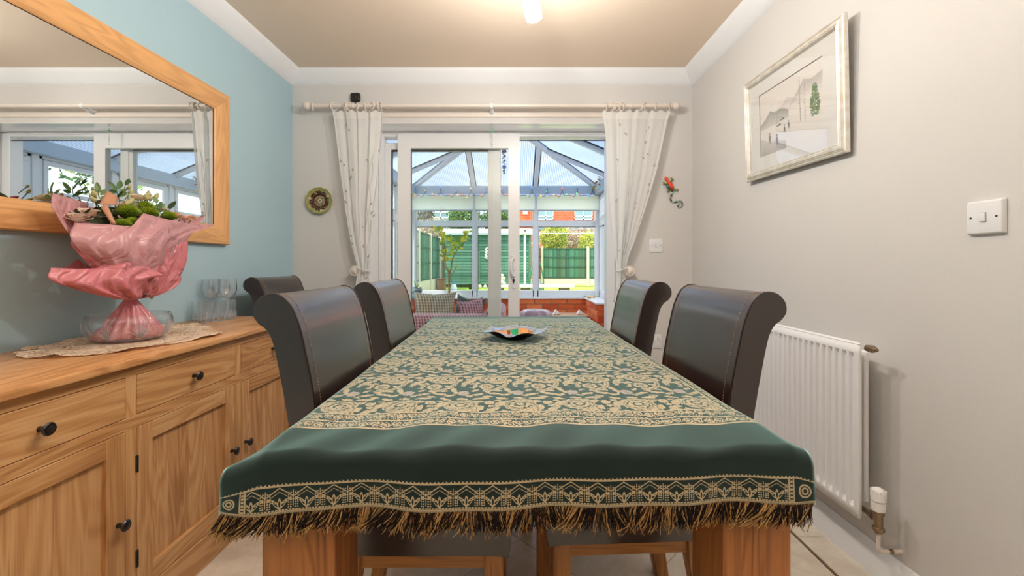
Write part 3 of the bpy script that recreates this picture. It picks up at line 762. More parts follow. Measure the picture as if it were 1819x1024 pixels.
def clothpt(u, v):
    """u across, v along from the front hem (metres of cloth) -> table space"""
    yy = v - D0 - HALF                           # flat position
    fx_, z = u, ZT
    dv = max(0, -HALF - yy); dvb = max(0, yy - HALF); dd = max(dv, dvb)
    y = max(-HALF, min(HALF, yy)); s = -1 if dv > 0 else 1
    def bend(d):
        q = RR * pi / 2
        if d <= 0: return 0, 0
        if d < q: a = d / RR; return RR * sin(a), RR * (1 - cos(a))
        return RR + (d - q) * .06, RR + (d - q)
    o, dr = bend(dd); y += s * o; z -= dr
    ex = max(0, abs(u) - .437)
    o2, dr2 = bend(ex)
    wgt = sstep(-.10, .012, -HALF - yy) if yy < 0 else sstep(-.10, .012, yy - HALF)                      # hanging ends stand out flat instead of folding down
    sx = 1 if u > 0 else -1
    x = sx * (min(abs(u), .437) + o2 * (1 - wgt) + (ex if wgt else 0) * wgt)
    z -= dr2 * (1 - wgt) * .9 + ex * wgt * .42 * (1 - 1.25 * sstep(.03, .10, dd))
    if dv > 0:                                   # soft waves of the front drop, sag on the left
        k = sstep(.0, .09, dv)
        y += k * (.006 * sin(u * 19 + 1) + .003 * sin(u * 43)); z -= k * (.008 * sstep(-.25, -.5, u) + .003 * sin(u * 11 + 2))
        if u < -.42: y += k * .01 * (-.42 - u) / .08
    top = 1 - sstep(0, .03, dd)
    near = sstep(-.55, -.86, yy)
    z += top * near * (.0022 * sin(u * 23 + yy * 9) + .0018 * sin(u * 51 - yy * 30) + .0016 * sin(u * 9 + 2)) + top * .0008 * sin(u * 31 + 3) * sin(yy * 17)
    z += top * near * .002
    return Vector((x, y, z))
m_ = MB()
vs_ = [i * D0 * 1.12 / 26 for i in range(26)] + [D0 * 1.12 + (.28 - D0 * 1.12) * i / 26 for i in range(26)] + [.28 + (VL - .28 - .16) * i / 44 for i in range(44)] + [VL - .16 + .16 * i / 20 for i in range(21)]
us_ = [UA + .085 * i / 14 for i in range(14)] + [UA + .085 + (UB - UA - .15) * i / 150 for i in range(150)] + [UB - .065 + .065 * i / 11 for i in range(12)]
nu, nv = len(us_) - 1, len(vs_) - 1
m_.grid(lambda i, j: clothpt(us_[round(i * nu)], vs_[round(j * nv)]), nu, nv, lambda i, j: (us_[round(i * nu)], vs_[round(j * nv)]))
m_.T = None
tcl = thing('tmp', TC, None, None, rz=TRZ)
Wt = WM[tcl.name].copy(); bpy.data.objects.remove(tcl)
m_.v = [Wt @ p for p in m_.v]
cl = m_.build('tablecloth', M['cloth'], None, smooth=180)
md = cl.modifiers.new('thickness', 'SOLIDIFY'); md.thickness = .0012; md.offset = -1
tag(cl, 'dark green fringed tablecloth with gold paisley weave spread over the dining table', 'tablecloth')
WM[cl.name] = Matrix.Identity(4)
rnd = random.Random(11)
def fringe(n, front, seed):
    rnd = random.Random(seed); mb = MB()
    tan = [lin(178, 136, 84), lin(196, 154, 98), lin(160, 120, 72)]; dk = [lin(34, 20, 16), lin(26, 24, 20), lin(44, 26, 18)]
    for i in range(n):
        u = UA + .004 + (UB - UA - .008) * (i + rnd.random()) / n
        clump = sin(u * 150 + 3 * sin(u * 37)) + .6 * sin(u * 61)
        isdk = rnd.random() < (.80 if clump > -.4 else .45)
        mb.col = rnd.choice(dk if isdk else tan)
        v0 = .0 if front else VL
        a = clothpt(u, v0); L_ = rnd.uniform(.026, .043) * (.94 if isdk else 1.12)
        lean_ = -.25 + .22 * sin(u * 9 + 1) + .35 * sin(u * 61) + rnd.uniform(-.35, .35)
        if front: lean_ -= .55 * sstep(-.38, -.5, u)
        s = -1 if front else 1
        off = rnd.uniform(-.003, .005); w_ = rnd.uniform(.0006, .0011)
        pts = []
        for k in range(5):
            t = k / 4
            pts.append(Wt @ (a + Vector((lean_ * L_ * t + .15 * L_ * t * t * rnd.uniform(-1, 1), s * off * t + s * .004 * t * (1 - t), .003 - L_ * t * (1 - .25 * abs(lean_) * t)))))
        mb.tube(pts, [w_, w_ * 1.1, w_, w_ * .9, w_ * .5], 3, caps=False)
    return mb
fringe(2100, True, 1).build('fringe', M['vcmatt'], cl, kind='stuff', smooth=180)
fringe(700, False, 2).build('fringe', M['vcmatt'], cl, kind='stuff', smooth=180)

# ------------------------------------------------------------------ roll-back leather chairs
prf = spline([(-.205, .415), (-.197, .50), (-.203, .60), (-.212, .735), (-.240, .88), (-.256, .935), (-.276, .972), (-.303, .988), (-.332, .984), (-.352, .964), (-.355, .940), (-.343, .921), (-.326, .908), (-.312, .885), (-.300, .84), (-.280, .735), (-.262, .62), (-.252, .50), (-.248, .415)], 5)
prf = [(p.x, p.y) for p in prf]
def chair(loc, rz, label, group='dining chairs round the table'):
    t = thing('dining_chair', loc, label, 'chair', group, rz=rz)
    hw = .215
    mk = lambda mb, name, mat, **k: mb.build(name, mat, t, world=False, **k)
    mk(MB().prism(prf, 'y', -hw, hw, .016, 4), 'backrest', M['leather'], smooth=60)
    n = len(prf)
    for s in (-1, 1):
        mk(MB().tube([(p[0], s * (hw - .0045), p[1]) for p in prf[2:n - 2]], .0028, 6), 'piping', M['piping'], smooth=180)
    st = MB()
    fp = [p for p in prf if p[1] > .47][:60]
    front = []
    for i in range(1, len(prf) - 1):
        if prf[i][1] < .46: continue
        if i > 2 and prf[i][0] < -.335: break
        tx, tz = prf[i + 1][0] - prf[i - 1][0], prf[i + 1][1] - prf[i - 1][1]; l = math.hypot(tx, tz)
        front.append((prf[i][0] + tz / l * .0006, prf[i][1] - tx / l * .0006))
    # resample to dashes
    acc = [0]
    for a, b in zip(front, front[1:]): acc.append(acc[-1] + math.hypot(b[0] - a[0], b[1] - a[1]))
    tab = [(s_, p[0], p[1]) for s_, p in zip(acc, front)]
    s_ = 0
    while s_ < acc[-1] - .006:
        p, q = interp(tab, s_), interp(tab, s_ + .0045)
        for sgn in (-1, 1):
            y = sgn * (hw - .034)
            st.tube([(p[0], y, p[1]), (q[0], y, q[1])], .0009, 4)
        s_ += .0075
    mk(st, 'stitching', M['thread'], kind='stuff')
    seat = MB(); pts = spline([(-.245, .385), (-.245, .47), (-.20, .492), (-.05, .503), (.12, .502), (.205, .492), (.243, .465), (.25, .44), (.248, .372), (.2, .370), (-.2, .370)], 4)
    seat.prism([(p.x, p.y) for p in pts], 'y', -hw, hw, .014, 3)
    mk(seat, 'seat', M['leather'], smooth=60)
    mk(B(-.235, .235, -hw + .02, hw - .02, .362, .372), 'seat_base', M['piping'])
    for s in (-1, 1):
        mk(B(.19, .235, s * (hw - .012) - .0225 - s * .0225 + 0, s * (hw - .012) + .0225 - s * .0225, 0, .37, .003), 'leg', M['chairwood'])
        y0, y1 = sorted((s * (hw - .012), s * (hw - .055)))
        lg = MB(); lg.prism([(-.155, .37), (-.105, .37), (-.112, .30), (-.17, .0), (-.212, 0), (-.165, .30)], 'y', y0, y1, .003, 1)
        mk(lg, 'leg', M['chairwood'])
        y0, y1 = sorted((s * (hw - .020), s * (hw - .044)))
        mk(B(-.12, .20, y0, y1, .328, .366, .002), 'side_rail', M['chairwood_x'])
    mk(B(-.15, -.125, -hw + .05, hw - .05, .29, .33, .002), 'cross_rail', M['chairwood'])
    return t
chair((-.262, 1.225, 0), 0, 'dark brown leather roll-back chair left of the table, beside the sideboard drawers')
chair((-.268, 1.865, 0), 0, 'dark brown leather roll-back chair left of the table, by the left curtain')
chair((.320, 1.275, 0), pi + radians(3), 'dark brown leather roll-back chair right of the table, by the radiator')
chair((.262, 1.900, 0), pi, 'dark brown leather roll-back chair right of the table, below the small wall switch')
chair((-1.085, 2.485, 0), 0, 'spare brown leather roll-back chair in the corner past the sideboard', 'dining chairs round the table')

# ------------------------------------------------------------------ radiator
rad = thing('radiator', (XR - .05, 1.9, .22), 'white ribbed panel radiator low on the right wall', 'radiator')
XRF = XR - .102; y0r, y1r, z0r, z1r = 1.405, 2.405, .222, .795
pts = []
nr = 30; pit = (y1r - y0r - .04) / nr
xs = []
m_ = MB()
edge = [(y0r, 0.006), (y0r + .004, 0), (y0r + .018, 0)]
for k in range(nr):
    a = y0r + .020 + k * pit
    edge += [(a + .002, 0), (a + .0045, .017), (a + .0190, .017), (a + .022, 0)]
edge += [(y1r - .004, 0), (y1r, .006)]
def rp(y, dx, z):
    k = min(sstep(z0r + .030, z0r + .052, z), 1 - sstep(z1r - .052, z1r - .030, z)) if .0065 < dx else 1
    return Vector((XRF + (dx if dx <= .006 else dx * k), y, z))
zs = [z0r, z0r + .028, z0r + .04, z0r + .052, (z0r + z1r) / 2, z1r - .052, z1r - .04, z1r - .028, z1r]
m_.grid(lambda i, j: rp(edge[round(i * (len(edge) - 1))][0], edge[round(i * (len(edge) - 1))][1], zs[round(j * 8)]), len(edge) - 1, 8)
o_ = m_.build('front_panel', M['enamel'], rad, smooth=20); md = o_.modifiers.new('thickness', 'SOLIDIFY'); md.thickness = .0016; md.offset = 1
B(XRF + .010, XRF + .014, y0r + .006, y1r - .006, z0r + .006, z1r - .004).build('panel_back', M['enamel'], rad)
B(XR - .045, XR - .030, y0r + .045, y1r - .045, z0r + .03, z1r - .03, .004).build('rear_panel', M['enamel'], rad)
tp = MB(); tp.box(XRF - .001, XRF + .010, y0r, y1r, z1r - .001, z1r + .004, .002)
tp.box(XRF + .010, XRF + .014, y0r + .01, y1r - .01, z1r - .004, z1r + .006, .001); tp.build('top_edge', M['enamel'], rad)
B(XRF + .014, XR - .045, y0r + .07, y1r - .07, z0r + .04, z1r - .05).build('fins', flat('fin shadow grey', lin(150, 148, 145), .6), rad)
RXm = Matrix.Rotation(pi / 2, 3, 'X')
MB().lathe([(0, 0), (.011, 0), (.011, .010), (.0125, .012), (.0125, .022), (.009, .024), (.009, .032), (.006, .034), (.005, .040), (0, .041)], (XR - .065, y0r + .012, z1r - .012), 14, RXm).build('air_vent', M['brass'], rad, smooth=40)
B(XR - .04, XR - .001, 1.6, 1.64, .5, .7).build('wall_bracket', M['enamel'], rad)
vx, vy = 1.158, 1.362
m_ = MB(); m_.tube([(vx, y0r + .03, .247), (vx, vy, .247)], .0085, 10); m_.lathe([(.013, 0), (.013, .014)], (vx, 1.395, .247), 6, RXm)
m_.lathe([(.011, .205), (.011, .212), (.0165, .213), (.0165, .222), (.012, .224), (.0125, .262), (.016, .264), (.016, .274), (.010, .275)], (vx, vy, 0), 16)
m_.build('valve_body', M['brass'], rad, smooth=40)
hd = MB(); hd.lathe([(.014, .274), (.018, .277), (.0195, .295), (.0200, .318), (.0185, .332), (.014, .344), (.007, .349), (0, .350)], (vx, vy, 0), 28)
for k in range(20):
    a = 2 * pi * k / 20; hd.T = Matrix.Translation((vx, vy, 0)) @ Matrix.Rotation(a, 4, 'Z'); hd.box(.0165, .0205, -.0011, .0011, .318, .342)
hd.T = None; hd.build('thermostatic_head', M['matwhite'], rad, smooth=40)
MB().lathe([(.0202, .306), (.0208, .308), (.0202, .310)], (vx, vy, 0), 28).build('dial_ring', flat('grey ring', lin(190, 188, 184), .6), rad)
MB().tube([(vx, vy, .21), (vx, vy, .165)] + spline([(vx, vy, .165), (vx + .002, vy, .152), (vx + .012, vy, .146), (vx + .03, vy, .145)], 4) + [(XR - .001, vy, .145)], .0058, 10).build('pipe', M['cream'], rad, smooth=60)
MB().lathe([(.0075, 0), (.0075, .012)], (vx + .034, vy, .145), 10, RY).build('pipe_joint', M['brass'], rad)

# ------------------------------------------------------------------ switches and socket
def plate(name, face, a, z, w_, label, cat, kindp):
    """face 'R' right wall (a = y) or 'F' far wall (a = x)"""
    t = thing(name, (XR, a, z) if face == 'R' else (a, YF, z), label, cat)
    if face == 'R': mp = lambda u, v, n: Vector((XR - n, a - u, z + v))
    else: mp = lambda u, v, n: Vector((a + u, YF - n, z + v))
    def bx(u0, u1, v0, v1, n0, n1, bev, nm, mat):
        bm = bmesh.new(); bmesh.ops.create_cube(bm, size=1)
        for v in bm.verts: v.co = Vector(((u0 + u1) / 2 + v.co.x * (u1 - u0), (v0 + v1) / 2 + v.co.y * (v1 - v0), (n0 + n1) / 2 + v.co.z * (n1 - n0)))
        bmesh.ops.bevel(bm, geom=list(bm.edges), offset=bev, segments=3, profile=.5, affect='EDGES', clamp_overlap=True)
        for v in bm.verts: v.co = mp(*v.co)
        mb = MB(); mb.bm(bm); return mb.build(nm, mat, t, smooth=50)
    h = w_ / 2
    if face == 'R':
        # plate with softly rolled edges, its flat face slightly smaller than its back
        bm = bmesh.new(); bmesh.ops.create_cube(bm, size=1)
        for v in bm.verts:
            k = 1 if v.co.z < 0 else .93; v.co = Vector((v.co.x * w_ * k, v.co.y * w_ * k, 0 if v.co.z < 0 else .0125))
        bmesh.ops.bevel(bm, geom=list(bm.edges), offset=.003, segments=3, profile=.5, affect='EDGES')
        for v in bm.verts: v.co = mp(*v.co)
        mb = MB(); mb.bm(bm); mb.build('face_plate', M['upvc'], t, smooth=50); top = .0125
    else: bx(-h, h, -h, h, 0, .007, .0022, 'face_plate', M['upvc']); top = .007
    def disc(u, v, r, mat, nm, e=.0008):
        mb = MB(); mb._add([mp(u + r * cos(2 * pi * k / 14), v + r * sin(2 * pi * k / 14), n) for n in (top - .001, top + e) for k in range(14)], [tuple(range(14, 28))] + [(k, (k + 1) % 14, 14 + (k + 1) % 14, 14 + k) for k in range(14)])
        return mb.build(nm, mat, t)
    if kindp == 'socket':
        for u, v, a_, b_ in ((-.012, .012, .0022, .0042), (-.023, -.006, .0036, .0020), (-.001, -.006, .0036, .0020)): bx(u - a_, u + a_, v - b_, v + b_, top - .001, top + .0006, .0003, 'pin_hole', M['black'])
        bx(.018, .030, .006, .030, top - .001, top + .004, .001, 'rocker', M['upvc']); disc(-.036, .0, .0022, M['black'], 'screw'); disc(.034, -.002, .0024, flat('red dot', lin(150, 40, 30)), 'indicator_dot')
        for s in (-1,): bx(.0165, .0175, .004, .032, top - .001, top + .0006, .0002, 'rocker_gap', M['black'])
    else:
        s = 1 if face == 'R' else .9
        bx(-.0062, .0062, -.0115, .0115, top - .002, top + .0045, .0012, 'rocker', M['upvc'])
        g = MB()
        for u0, u1, v0, v1 in ((-.0072, -.0062, -.0125, .0125), (.0062, .0072, -.0125, .0125), (-.0072, .0072, .0115, .0125), (-.0072, .0072, -.0125, -.0115)):
            g.poly([mp(u0, v0, top + .0002), mp(u1, v0, top + .0002), mp(u1, v1, top + .0002), mp(u0, v1, top + .0002)])
        g.build('rocker_gap', flat('gap grey', lin(120, 116, 112)), t, smooth=0)
        for u in (-.0305, .0305): disc(u, 0, .0027, M['knob'], 'screw')
plate('light_switch', 'R', 1.114, 1.183, .090, 'white single light switch on the right wall, beyond the print', 'light switch', 'switch')
plate('light_switch', 'F', .980, 1.191, .094, 'small flat white switch on the far wall below the gecko ornament', 'light switch', 'switch')
plate('power_socket', 'F', .972, .527, .094, 'white single power socket low on the far wall', 'power socket', 'socket')
# ------------------------------------------------------------------ curtain pole with rings and finials
YP = 2.875; ZP = HC - (188 - CY) * YP / F; kX = YP / F
pxX = lambda px, Y=YP: (px - CX) * Y / F
pole = thing('curtain_pole', (-.16, YP, ZP), 'long cream curtain pole with ball finials above the patio door', 'curtain pole')
MB().tube([(pxX(549), YP, ZP), (pxX(1196), YP, ZP)], .0145, 20).build('rod', M['cream'], pole, smooth=60)
for px, s in ((545, -1), (1201, 1)):
    x = pxX(px); m_ = MB(); m_.ball((x, YP, ZP), .0275, 20, 14); m_.lathe([(.016, 0), (.019, .003), (.016, .008), (.019, .012), (.015, .016)], (x - s * .030, YP, ZP), 16, Matrix.Rotation(pi / 2, 3, 'Y') if s < 0 else Matrix.Rotation(-pi / 2, 3, 'Y'))
    m_.build('finial', M['cream'], pole, smooth=60)
def ring(px, tiltx):
    x = pxX(px); R_ = .0255; pts = []
    for k in range(20):
        a = 2 * pi * k / 20; p = Vector((0, R_ * cos(a), R_ * sin(a) - .006))
        pts.append(Matrix.Rotation(tiltx, 3, 'Z') @ p + Vector((x, YP, ZP)))
    m_ = MB(); m_.tube(pts, .0040, 8, closed=True); m_.tube([(x, YP, ZP - .028), (x, YP, ZP - .036)], .0018, 5)
    return m_.build('ring', M['cream'], pole, smooth=180)
for px, t in ((556, .25), (593, -.5), (613, 0), (616, .05), (621, -.5), (634, .6), (650, .05), (660, .8), (672, .05), (675, -.1), (678, .1)): ring(px, t)
for px, t in ((1077, 0), (1089, .1), (1092, 0), (1097, .6), (1107, 0), (1136, .5), (1140, .1), (1147, -.7), (1165, -.5), (1190, -.5)): ring(px, t)
for px in (627, 873, 1122):
    x = pxX(px); m_ = MB()
    m_.tube([(x, YP + .012, ZP - .006), (x, YF - .016, ZP - .022)], [.010, .014], 12); m_.lathe([(.022, 0), (.022, .006), (.016, .012), (.012, .014)], (x, YF - .001, ZP - .024), 18, RXm)
    m_.ball((x, YP, ZP), .0175, 16, 10)
    m_.build('bracket', M['white'] if px == 873 else M['cream'], pole, smooth=50)
bt = B(-.93, .72, YF - .012, YF - .001, HC + (CY - 209) * YF / F, HC + (CY - 201) * YF / F, .003).build('trim_5', M['cream']); struct(bt)

# ------------------------------------------------------------------ sheer curtains
M['voile'] = sheer('white voile', lin(243, 243, 242), .12, .40, .8)
M['motif'] = sheer('grey embroidery', lin(186, 182, 174), 0, .45, .8)
TL = [(-.01, 606, 664), (.25, 608, 664), (.43, 614, 661), (.62, 624, 657), (.80, 629, 655), (.95, 634, 654), (1.02, 637, 654), (1.10, 631, 658), (1.22, 622, 660), (1.42, 613, 664), (1.70, 602, 674), (1.95, 593, 680), (2.055, 590, 682), (2.098, 588, 682)]
TRt = [(-.01, 1082, 1114), (.25, 1082, 1114), (.60, 1086, 1112), (.82, 1091, 1111), (.95, 1096, 1112), (1.02, 1097, 1112), (1.10, 1093, 1117), (1.22, 1089, 1130), (1.42, 1083, 1147), (1.70, 1078, 1169), (1.95, 1074, 1184), (2.05, 1070, 1190), (2.098, 1068, 1194)]
def curtain(tab, side, seed, label, knobpx):
    rd = random.Random(seed); ph = rd.uniform(0, 6)
    folds = [(4.3, 1.0), (8.1, .45), (2.2, .7)]
    nR = 9
    def pt(i, j):
        z = .02 + (2.098 - .02) * j
        a, b = interp(tab, z)
        wdt = (b - a) * kX
        k = max(.22, min(1, wdt / .34))
        s = i + .006 * sin(22 * i + 7 * z)
        x = pxX(a) + wdt * s
        dep = .024 * (.55 + .45 * (1 - k)) 
        y = YP + .012 + dep * sum(w_ * sin(2 * pi * f_ * i + ph * (n_ + 1) + .5 * z) for n_, (f_, w_) in enumerate(folds)) / 1.6
        x += .008 * sin(2 * pi * 4.3 * i + ph + 1.2)
        if z > 2.03:    # gathered heading dips between the rings
            y = YP + (y - YP) * (.8 - .3 * sstep(2.03, 2.09, z)); z -= .013 * (.5 + .5 * sin(2 * pi * nR * i + ph)) * sstep(2.03, 2.098, z)
        if z < 1.0: z_ = z; y += .01 * sin(z_ * 5 + 3 * i)
        return Vector((x, min(y, YF - .012), z))
    m_ = MB(); m_.grid(pt, 190, 90)
    c = m_.build('curtain', M['voile'], None, smooth=180)
    tag(c, label, 'curtain', 'sheer leaf-patterned curtains'); WM[c.name] = Matrix.Identity(4)
    hm = MB(); hm.grid(lambda i, j: pt(i, .972 + .028 * j) + Vector((0, -.0025, 0)), 190, 3); hm.build('heading_tape', sheer('heading tape', lin(240, 239, 236), 0, .4, .8), c, smooth=180)
    mt = MB()
    for _ in range(46):
        i, j = rd.uniform(.06, .94), rd.uniform(.05, .95); o = pt(i, j); e = Vector((0, -.003, 0))
        du = (pt(i + .005, j) - o); dv_ = pt(i, j + .004) - o
        du.y *= .0; du = du.normalized(); dv_ = dv_.normalized(); ang = rd.uniform(-.9, .9); L_, W_ = rd.uniform(.020, .030), .0065
        ax_ = dv_ * cos(ang) + du * sin(ang); bx_ = du * cos(ang) - dv_ * sin(ang)
        lf = [o + e + ax_ * L_ * t + bx_ * W_ * w_ for t, w_ in ((0, 0), (.3, 1), (.65, .8), (1, 0), (.65, -.8), (.3, -1))]
        mt.poly(lf)
    for v in range(5):     # thin trailing stems
        i0, j0 = rd.uniform(.1, .85), rd.uniform(.45, .9); pts = []
        for k in range(16):
            j = j0 - .016 * k; i = i0 + .03 * sin(k * .55 + v)
            pts.append(pt(min(.98, i), j) + Vector((0, -.003, 0)))
        mt.tube(pts, .0011, 3)
    mt.build('embroidery', M['motif'], c, kind='stuff', smooth=0)
    kx = pxX(knobpx, 2.89); kz = HC - (482 - CY) * 2.89 / F
    kn = thing('curtain_holdback', (kx, YF, kz), 'cream wooden knob holding back the %s curtain' % side, 'holdback', 'curtain holdbacks')
    m_ = MB(); m_.lathe([(.020, 0), (.020, .008), (.010, .014), (.010, .060), (.022, .066), (.034, .072), (.0365, .080), (.034, .086), (.030, .088), (.028, .085), (.022, .087), (.018, .092), (.010, .095), (0, .0955)], (kx, YF, kz), 26, RXm)
    m_.build('knob', M['cream'], kn, smooth=40)
    # loop of cord from the knob round the gathered cloth
    a, b = interp(tab, 1.02); xa, xb = pxX(a), pxX(b)
    pts = [Vector(((xa + xb) / 2 + ((xb - xa) / 2 + .012) * cos(t), YP + .012 + .035 * sin(t), kz + .01 - .012 * cos(t) * (1 if side == 'left' else -1))) for t in [2 * pi * q / 20 for q in range(20)]]
    MB().tube(pts, .0045, 6, closed=True).build('cord_loop', M['voile'], kn, smooth=180)
curtain(TL, 'left', 3, 'sheer white leaf-patterned curtain gathered at the left of the patio door', 631)
curtain(TRt, 'right', 8, 'sheer white leaf-patterned curtain gathered at the right of the patio door', 1118)

# ------------------------------------------------------------------ far wall ornaments
sF = YF / F
wpos = lambda px, py, n=0.0: Vector(((px - CX) * (YF - n) / F, YF - n, HC - (py - CY) * (YF - n) / F))
c0 = wpos(569, 357.5)
pl = thing('wall_plate', c0, 'round green decorative plate with orange and black flower beads, left of the curtain', 'plate')
scal = lambda a, z: 1 + .018 * cos(13 * a)
MB().lathe([(0, .002), (.035, .002), (.055, .008), (.088, .020), (.092, .022), (.090, .024), (.084, .022), (.054, .012), (.034, .006), (0, .006)], c0, 78, RXm, scal).build('dish', flat('green glaze', lin(142, 146, 78), .35, var=.3, scale=40, coat=.4), pl, smooth=60)
rd = random.Random(4); m_ = MB(); m_.lathe([(.0, .0068), (.034, .0070)], c0, 30, RXm, caps=False); m_.build('centre', flat('grey green enamel', lin(120, 122, 96), .4, var=.3, scale=60), pl, smooth=60)
m_ = MB(); m_.lathe([(.038, .0085), (.054, .0130), (.069, .0170)], c0, 40, RXm, lambda a, z: 1 + .04 * cos(9 * a), caps=False); m_.build('dark_ring', flat('dark brown enamel', lin(50, 32, 28), .3, var=.5, scale=60), pl, smooth=60)
m_ = MB()
def bead(a, r, s_, col, lift=0.0):
    h = .0065 + (.0155 * max(0, (r - .035)) / .053); p = c0 + Vector((r * cos(a), -h, r * sin(a)))
    m_.col = col; m_.ball(p, (s_, .0022 + lift, s_), 8, 4)
for k in range(42): bead(2 * pi * k / 42, .055 + rd.uniform(-.008, .008), .0065, lin(46, 28, 24))
for k in range(30): bead(2 * pi * k / 30 + .1, .055 + rd.uniform(-.006, .006), .0042, lin(*rd.choice([(206, 84, 44), (180, 60, 40), (214, 120, 60), (200, 190, 180), (120, 90, 90)])), .0015)
for k in range(22): bead(2 * pi * k / 22, .078 + rd.uniform(-.004, .004), .005, lin(*rd.choice([(204, 138, 62), (214, 150, 80), (130, 120, 60), (190, 180, 160)])), .001)
for k in range(12): bead(2 * pi * k / 12, .028 + rd.uniform(-.006, .006), .0055, lin(*rd.choice([(210, 110, 50), (150, 150, 120), (216, 140, 70), (160, 60, 60)])), .001)
for k in range(8): bead(2 * pi * k / 8, .010, .005, lin(210, 205, 190), .0015)
for a in (.5, 2.9, 4.9): 
    for q in range(6): bead(a + .06 * cos(q), .068 + .007 * sin(q), .0048, lin(196, 190, 184), .002)
bead(0, .0, .004, lin(110, 60, 60), .003)
m_.build('flower_beads', M['vc'], pl, smooth=180)

cc = wpos(633, 175)
cmr = thing('security_camera', cc, 'small black rounded camera stuck on the wall above the curtain pole', 'camera')
m_ = MB(); m_.T = Matrix.Translation(cc); m_.box(-.034, .034, -.030, -.003, -.030, .032, .013, 4); m_.build('body', M['black'], cmr, smooth=60)
MB().lathe([(.0, .030), (.012, .0305), (.018, .031), (.020, .030), (.021, .027)], cc, 20, RXm).build('lens_ring', flat('glossy black', (.02, .018, .016), .08), cmr)
MB().lathe([(0, .0335), (.006, .033), (.009, .0305)], cc, 16, RXm).build('lens', M['knob'], cmr)
MB().tube([cc + Vector((0, -.004, -.02)), cc + Vector((0, 0.0, -.04))], .010, 10).build('mount', M['black'], cmr)

g0 = wpos(1191, 338)
gk = thing('gecko_ornament', g0, 'painted gecko ornament with orange body and curled striped tail on the far wall', 'ornament')
gp = lambda px, py, n=.012: Vector(((px - CX) * sF, YF - n, HC - (py - CY) * sF))
zz = lambda X, Y: (1165 + X / 13.65, 305 + Y / 13.65)      # from the enlarged view
G = lambda X, Y, n=.012: gp(*zz(X, Y), n)
m_ = MB(); m_.col = lin(222, 72, 36); m_.tube([G(215, 165), G(250, 200), G(275, 245), G(320, 300), G(360, 370), G(380, 430)], [.010, .011, .0075, .015, .016, .012], 12); m_.ball(G(235, 170), (.0125, .008, .010))
m_.build('body', M['vc'], gk, smooth=180)
m_ = MB(); m_.col = lin(40, 110, 124); m_.tube([G(245, 340, .016), G(270, 380, .017), G(310, 420, .016)], [.008, .011, .006], 8); m_.build('blue_patch', M['vc'], gk, smooth=180)
def leg(pts, foot, toes, col):
    m_ = MB(); m_.col = col; m_.tube([G(*p) for p in pts], [.006] * (len(pts) - 1) + [.005], 8)
    for t in toes: m_.tube([G(*foot), G(*t)], [.0042, .0022], 6)
    m_.build('leg', M['vc'], gk, smooth=180)
gc = lin(110, 128, 44)
leg([(330, 290), (350, 240), (365, 205)], (365, 205), [(340, 155), (370, 150), (405, 170), (420, 210)], gc)
leg([(270, 300), (230, 310), (190, 300)], (190, 300), [(145, 260), (185, 255), (150, 320)], gc)
leg([(390, 430), (430, 450), (480, 455)], (480, 455), [(520, 425), (535, 450), (510, 495)], gc)
leg([(330, 440), (300, 460), (275, 470)], (275, 470), [(250, 455), (262, 500), (282, 535)], gc)
path = spline([G(*p, .008) for p in [(385, 450), (388, 500), (370, 560), (350, 610), (342, 670), (375, 730), (440, 745), (500, 735), (545, 715), (600, 725), (630, 790), (600, 860), (545, 870), (520, 830), (540, 790), (575, 780)]], 5)
m_ = MB(); cs = [lin(76, 34, 56), lin(150, 196, 176), lin(150, 150, 140)]
for k in range(0, len(path) - 5, 5):
    m_.col = cs[(0, 1, 0, 2, 0, 1, 0, 1, 2, 0, 2, 1, 0, 1, 2)[(k // 5) % 15]]; m_.tube(path[k:k + 6], .0058 - .00003 * k, 8)
m_.build('tail', M['vc'], gk, smooth=180)

# ------------------------------------------------------------------ beaded crystal string hanging inside the opening
bp_ = P(874.5, 222, 3.06)
bs_ = thing('bead_string', (bp_.x, 3.06, OZ - .005), 'short string of clear and green beads hanging at the top of the door opening', 'hanging ornament')
m_ = MB(); m_.tube([(bp_.x, 3.06, OZ - .004), P(874.5, 256, 3.06)], .0007, 4); m_.build('thread', M['matwhite'], bs_)
gb = flat('green bead', lin(90, 190, 130), .1, var=.05, coat=.5); cbd = flat('pearl bead', lin(226, 230, 230), .1, coat=.5)
for k, py in enumerate((223, 226, 229, 233, 238, 242, 246, 249, 252, 256)):
    r = .0085 if py == 233 else (.0042 if k in (0, 1, 2, 9) else .0055)
    MB().ball(P(874.5, py, 3.06), (r, r, r * .9), 8, 6).build('bead', gb if k in (0, 2, 3, 9) else cbd, bs_, smooth=30)

